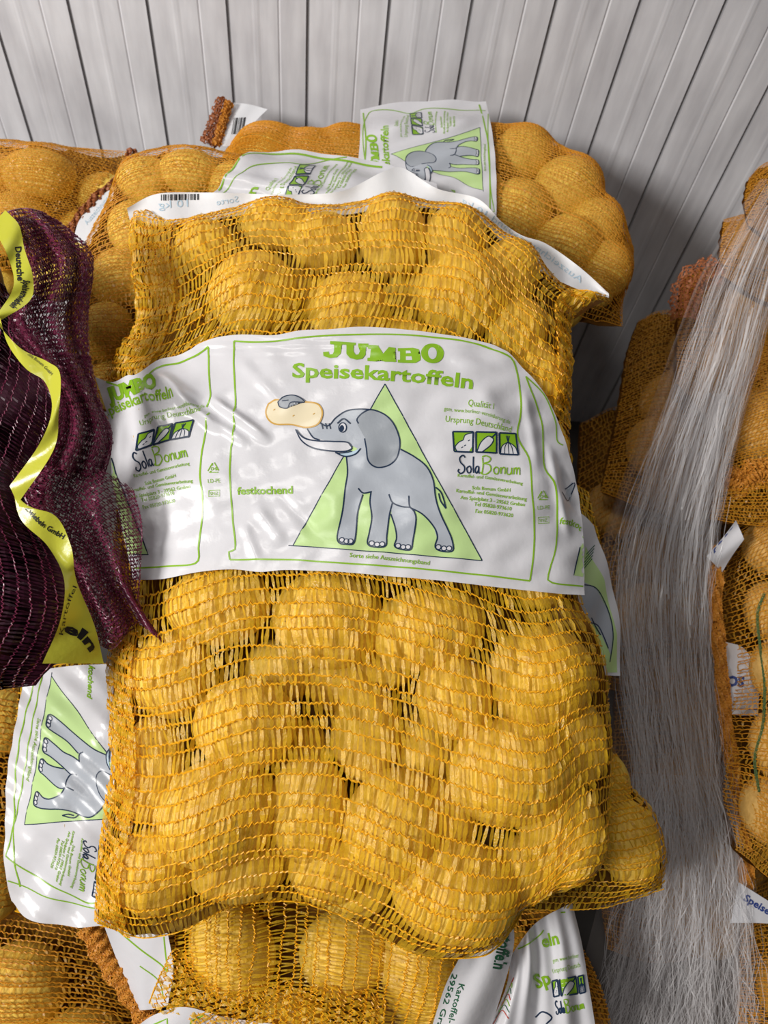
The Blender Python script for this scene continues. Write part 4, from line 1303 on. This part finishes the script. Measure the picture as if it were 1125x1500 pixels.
# ------------------------------------------------------------------ neighbouring pallet at the right
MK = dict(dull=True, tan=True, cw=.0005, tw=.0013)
make_sack('topmost potato sack of the right pile, only its orange end showing', Plane(1180, 290, .88, 0, .2),
          top=[(1096, 262), (1130, 238), (1250, 230)], right=[(1250, 230), (1320, 300), (1320, 380)], bottom=[(1096, 330), (1200, 380), (1320, 380)], left=[(1096, 262), (1090, 295), (1096, 330)], seed=51,
          plabel='potato in the topmost sack of the neighbouring pile', pgroup='potatoes in the topmost sack on the right', rows=33, cols=48, thick=.03, auto=(.08, .04, .002), **{**MK, 'tan': False})
make_sack('potato sack with an olive yellow corner, second from the top in the neighbouring pile', Plane(1150, 380, .89, 0, .2),
          top=[(1060, 322), (1110, 315), (1250, 318)], right=[(1250, 318), (1320, 380), (1320, 450)], bottom=[(1052, 400), (1150, 450), (1320, 450)], left=[(1060, 322), (1055, 360), (1052, 400)], seed=52,
          plabel='potato in the second sack of the neighbouring pile', pgroup='potatoes in the second sack on the right', rows=42, cols=57, thick=.035, auto=(.08, .04, .002), **MK)
SR3, rR3 = make_sack('potato sack with a reddish gathered corner behind the stretch film, third from the top', Plane(1150, 520, .92, 0, .25),
          top=[(1000, 405), (1040, 392), (1120, 400), (1290, 410)], right=[(1290, 410), (1340, 520), (1330, 660)], bottom=[(990, 560), (1100, 660), (1330, 660)], left=[(1000, 405), (992, 470), (990, 560)], seed=53,
          plabel='potato in the third sack of the neighbouring pile', pgroup='potatoes in the third sack on the right', rows=56, cols=80, thick=.045, **MK)
hem('reddish_corner', [(1002, 470, .87), (1010, 415, .875), (1050, 395, .88)], .035, rR3, 'cuff_red', 54, length_rows=30)
make_sack('potato sack with round brown potatoes beside the dark gap, behind the stretch film', Plane(1010, 590, 1.0, 0, .3),
          top=[(935, 470), (975, 455), (1060, 470), (1200, 480)], right=[(1200, 480), (1220, 600), (1200, 760)], bottom=[(880, 720), (1000, 760), (1200, 760)], left=[(935, 470), (918, 520), (905, 600), (880, 720)], seed=55,
          plabel='brown potato beside the dark gap, behind the stretch film', pgroup='potatoes in the sack beside the dark gap', rows=70, cols=80, thick=.05, auto=(.08, .045, .006), **MK)
make_sack('low dark potato sack at the foot of the gap between the two piles', Plane(960, 800, 1.04, 0, .2),
          top=[(850, 620), (930, 600), (1100, 700)], right=[(1100, 700), (1110, 850), (1100, 1000)], bottom=[(860, 1000), (960, 1020), (1100, 1000)], left=[(850, 620), (845, 800), (860, 1000)], seed=56,
          plabel='dim potato at the foot of the gap between the piles', pgroup='potatoes in the low dark sack', rows=56, cols=57, thick=.05, **MK)
SR6, rR6 = make_sack('potato sack at the right edge with green thread seam and bulging potatoes', Plane(1160, 1020, .80, 0, .3),
          top=[(1080, 770), (1130, 740), (1300, 740)], right=[(1300, 740), (1330, 1000), (1300, 1280)], bottom=[(1076, 1245), (1160, 1300), (1300, 1280)], left=[(1080, 770), (1052, 850), (1058, 930), (1070, 1010), (1066, 1080), (1058, 1160), (1076, 1245)], seed=57,
          plabel='brown potato bulging at the right edge of the picture', pgroup='potatoes in the right edge sack', rows=84, cols=64, thick=.055, **{**MK, 'tan': True},
          auto=None, lumps=[(1134, 800, 40, 42, 0, .012), (1130, 895, 36, 44, 0, .010), (1142, 985, 38, 46, 0, .014), (1140, 1090, 40, 50, 0, .014), (1136, 1190, 42, 48, 0, .010), (1215, 850, 45, 50, 0, 0), (1220, 950, 45, 50, 0, 0), (1220, 1060, 45, 50, 0, 0), (1215, 1170, 45, 50, 0, 0)])
def seam(pts, parent, material, w=.0016):
    c = smooth(pts, 160)
    p = SR6.hit(c[:, 0], c[:, 1], .001, SR6.U)
    f = lambda s, t: ev(p, s) + (t[..., None] - .5) * .0026 * SR6.pl.ex + .0012 * SR6.pl.n
    return net_patch('green_seam', f, 2, 60, w * .3, w * .5, [M[material], M[material]], parent, 3, amp=.4)


seam([(1118, 870), (1108, 900), (1112, 950), (1118, 1000), (1116, 1060), (1104, 1110), (1110, 1160)], rR6, 'thread')
SR7, rR7 = make_sack('orange potato sack at the right, between reddish corner and green seamed sack', Plane(1150, 600, .86, 0, .25),
          top=[(1080, 520), (1120, 490), (1300, 480)], right=[(1300, 480), (1330, 620), (1320, 760)], bottom=[(1040, 760), (1130, 770), (1320, 760)], left=[(1080, 520), (1064, 600), (1050, 690), (1040, 760)], seed=58,
          plabel='brown potato behind the right edge of the stretch film', pgroup='potatoes in the sack behind the film edge', rows=70, cols=64, thick=.05, **MK)
SR8, rR8 = make_sack('potato sack in the bottom right corner of the picture below a white label tip', Plane(1180, 1430, .80, 0, .25),
          top=[(1085, 1345), (1130, 1330), (1300, 1330)], right=[(1300, 1330), (1330, 1450), (1320, 1620)], bottom=[(1080, 1620), (1180, 1630), (1320, 1620)], left=[(1085, 1345), (1080, 1450), (1080, 1620)], seed=59,
          plabel='dim potato in the bottom right corner sack', pgroup='potatoes in the bottom right corner sack', rows=61, cols=54, thick=.05, **MK)
SR9, rR9 = make_sack('orange potato sack standing behind the lower half of the stretch film', Plane(1040, 1150, .96, 0, .12),
          top=[(930, 760), (1060, 745), (1150, 760)], right=[(1150, 760), (1160, 1000), (1150, 1350)], bottom=[(890, 1390), (960, 1410), (1040, 1395), (1150, 1350)], left=[(930, 760), (905, 950), (895, 1150), (880, 1300), (890, 1390)], seed=60,
          plabel='potato in the orange sack behind the lower half of the stretch film', pgroup='potatoes in the sack behind the film', rows=98, cols=57, thick=.05, **MK)
hem('orange_edge', [(1052, 800, .80), (1048, 880, .795), (1056, 980, .79), (1066, 1080, .785), (1082, 1170, .78), (1092, 1250, .775), (1094, 1300, .775)], .014, rR9, 'cuff', 61, length_rows=120)
hem('bunched_hem', [(1062, 700, .82), (1085, 708, .815), (1110, 690, .81), (1140, 700, .81)], .030, rR7, 'cuff', 62, length_rows=40)
for pts, body, path, hgt in (
        (([(1078, 762), (1086, 780), (1090, 790)], [(1090, 790), (1072, 815), (1058, 838)], [(1035, 815), (1046, 826), (1058, 838)], [(1078, 762), (1060, 786), (1035, 815)]), 'Speise', [(1036, 818), (1056, 794), (1074, 770)], 8),
        (([(1062, 940), (1090, 950), (1112, 985)], [(1112, 985), (1112, 1020), (1110, 1048)], [(1062, 1046), (1085, 1048), (1110, 1048)], [(1062, 940), (1060, 990), (1062, 1046)]), 'OS', [(1064, 1004), (1090, 1006)], 14)):
    tq = Print(); tq.text(body, path, hgt, 'blue', .05)
    if body == 'OS':
        tq.stroke([(1062, 1038), (1110, 1039)], 1.6, 'blue', 1)
    cfx = coons(*[smooth([(x, y, .79) for x, y in c], 80) for c in pts])
    flat_part('label_band', (lambda cfx: lambda s, t: at(cfx(s, t)[..., 0], cfx(s, t)[..., 1], cfx(s, t)[..., 2] + .003 * np.sin(s * 5 + t * 3)))(cfx), tq, rR9, 16, 16, 'white', inv_of(cfx, 20))
tq = Print(); tq.text('Speise', [(1088, 1318), (1125, 1340)], 10, 'blue', .03)
cfx = coons(*[smooth(c, 80) for c in ([(1082, 1292, .765), (1110, 1310, .765), (1150, 1335, .765)], [(1150, 1335, .765), (1150, 1355, .765)], [(1070, 1352, .765), (1110, 1352, .765), (1150, 1355, .765)], [(1082, 1292, .765), (1070, 1352, .765)])])
flat_part('label_band', lambda s, t: at(cfx(s, t)[..., 0], cfx(s, t)[..., 1], cfx(s, t)[..., 2]), tq, rR8, 16, 10, 'white', inv_of(cfx, 20))

# ------------------------------------------------------------------ stretch film hanging over the right pile
rW = thing('stretch_film', 'clear stretch film torn into shiny strands hanging down the right pile', 'plastic film', at(np.array(1000.), np.array(1450.), np.array(.80)))
fl = smooth([(1128, 262, .80), (1085, 330, .80), (1040, 420, .80), (990, 560, .80), (940, 700, .79), (905, 830, .785), (905, 960, .78), (925, 1120, .775), (925, 1250, .775), (900, 1400, .775), (868, 1520, .775)], 300)
fr = smooth([(1190, 262, .80), (1160, 340, .80), (1135, 420, .80), (1110, 520, .80), (1082, 620, .79), (1060, 720, .785), (1044, 820, .78), (1042, 950, .775), (1058, 1100, .77), (1082, 1230, .768), (1098, 1380, .768), (1112, 1520, .768)], 300)


def film_P(s, t, off=0.0):
    q = ev(fl, t) * (1 - s[..., None]) + ev(fr, t) * s[..., None]
    d = q[..., 2] + off + .006 * np.sin(s * 19 + 3 * np.sin(t * 4)) + .003 * np.sin(s * 47 + t * 9)
    return at(q[..., 0], q[..., 1], d)


for k, (a, b, off) in enumerate(((0, 1, .012), (-.22, .7, .03), (.1, 1.05, .022))):
    sheet('film_sheet', (lambda a, b, off: lambda s, t: film_P(a + (b - a) * s, t, off))(a, b, off), 40, 90, M['film'], rW)
def strands(n, seed, t0, t1, s0, s1, w, wig):
    g = np.random.default_rng(seed)
    V, Fc = [], []
    K = 46
    for i in range(n):
        a, b = sorted((g.uniform(t0, t1), g.uniform(t0, t1)))
        if t1 == 1 and g.random() < .45:
            b = t1
        if b - a < .25:
            b = min(t1, a + g.uniform(.25, .6)); a = max(t0 + g.uniform(0, .16), b - .3) if t0 > 0 else max(t0, b - .3)
        if t1 < 1:
            b -= g.uniform(0, .2)
        t = np.linspace(a, b, K)
        s = g.uniform(s0, s1) + g.normal(0, .05) * np.linspace(-1, 1, K) + wig * np.interp(t, np.linspace(0, 1, 24), g.normal(0, 1, 24)) * .03
        if g.random() < .06:
            s = s + np.linspace(0, 1, K) ** 2 * g.normal(0, .25)
        p = film_P(np.clip(s, -.1, 1.1), t, g.uniform(-.008, .012))
        tt = np.gradient(p, axis=0); tt /= np.linalg.norm(tt, axis=1, keepdims=True)
        sd = np.cross(tt, (CAM - p)); sd /= np.linalg.norm(sd, axis=1, keepdims=True)
        fc = np.cross(sd, tt)
        ph = g.uniform(0, 6.28) + np.linspace(0, g.uniform(-3, 3), K)
        wv = (sd * np.cos(ph)[:, None] + fc * np.sin(ph)[:, None]) * (w * g.uniform(.4, 1.4))
        o = len(V) * 2 * K
        V.append(np.vstack([p - wv, p + wv]))
        Fc += [(o + j, o + j + 1, o + K + j + 1, o + K + j) for j in range(K - 1)]
    ob = meshobj('film_strands', np.vstack(V), Fc, M['strand'], rW)
    ob['kind'] = 'stuff'
    return ob


strands(600, 71, 0, 1, -.02, 1.0, .00026, 1.2)
strands(90, 73, 0, .56, .35, .9, .0008, .8)
strands(300, 72, .62, 1, 0, 1, .00032, 2.5)
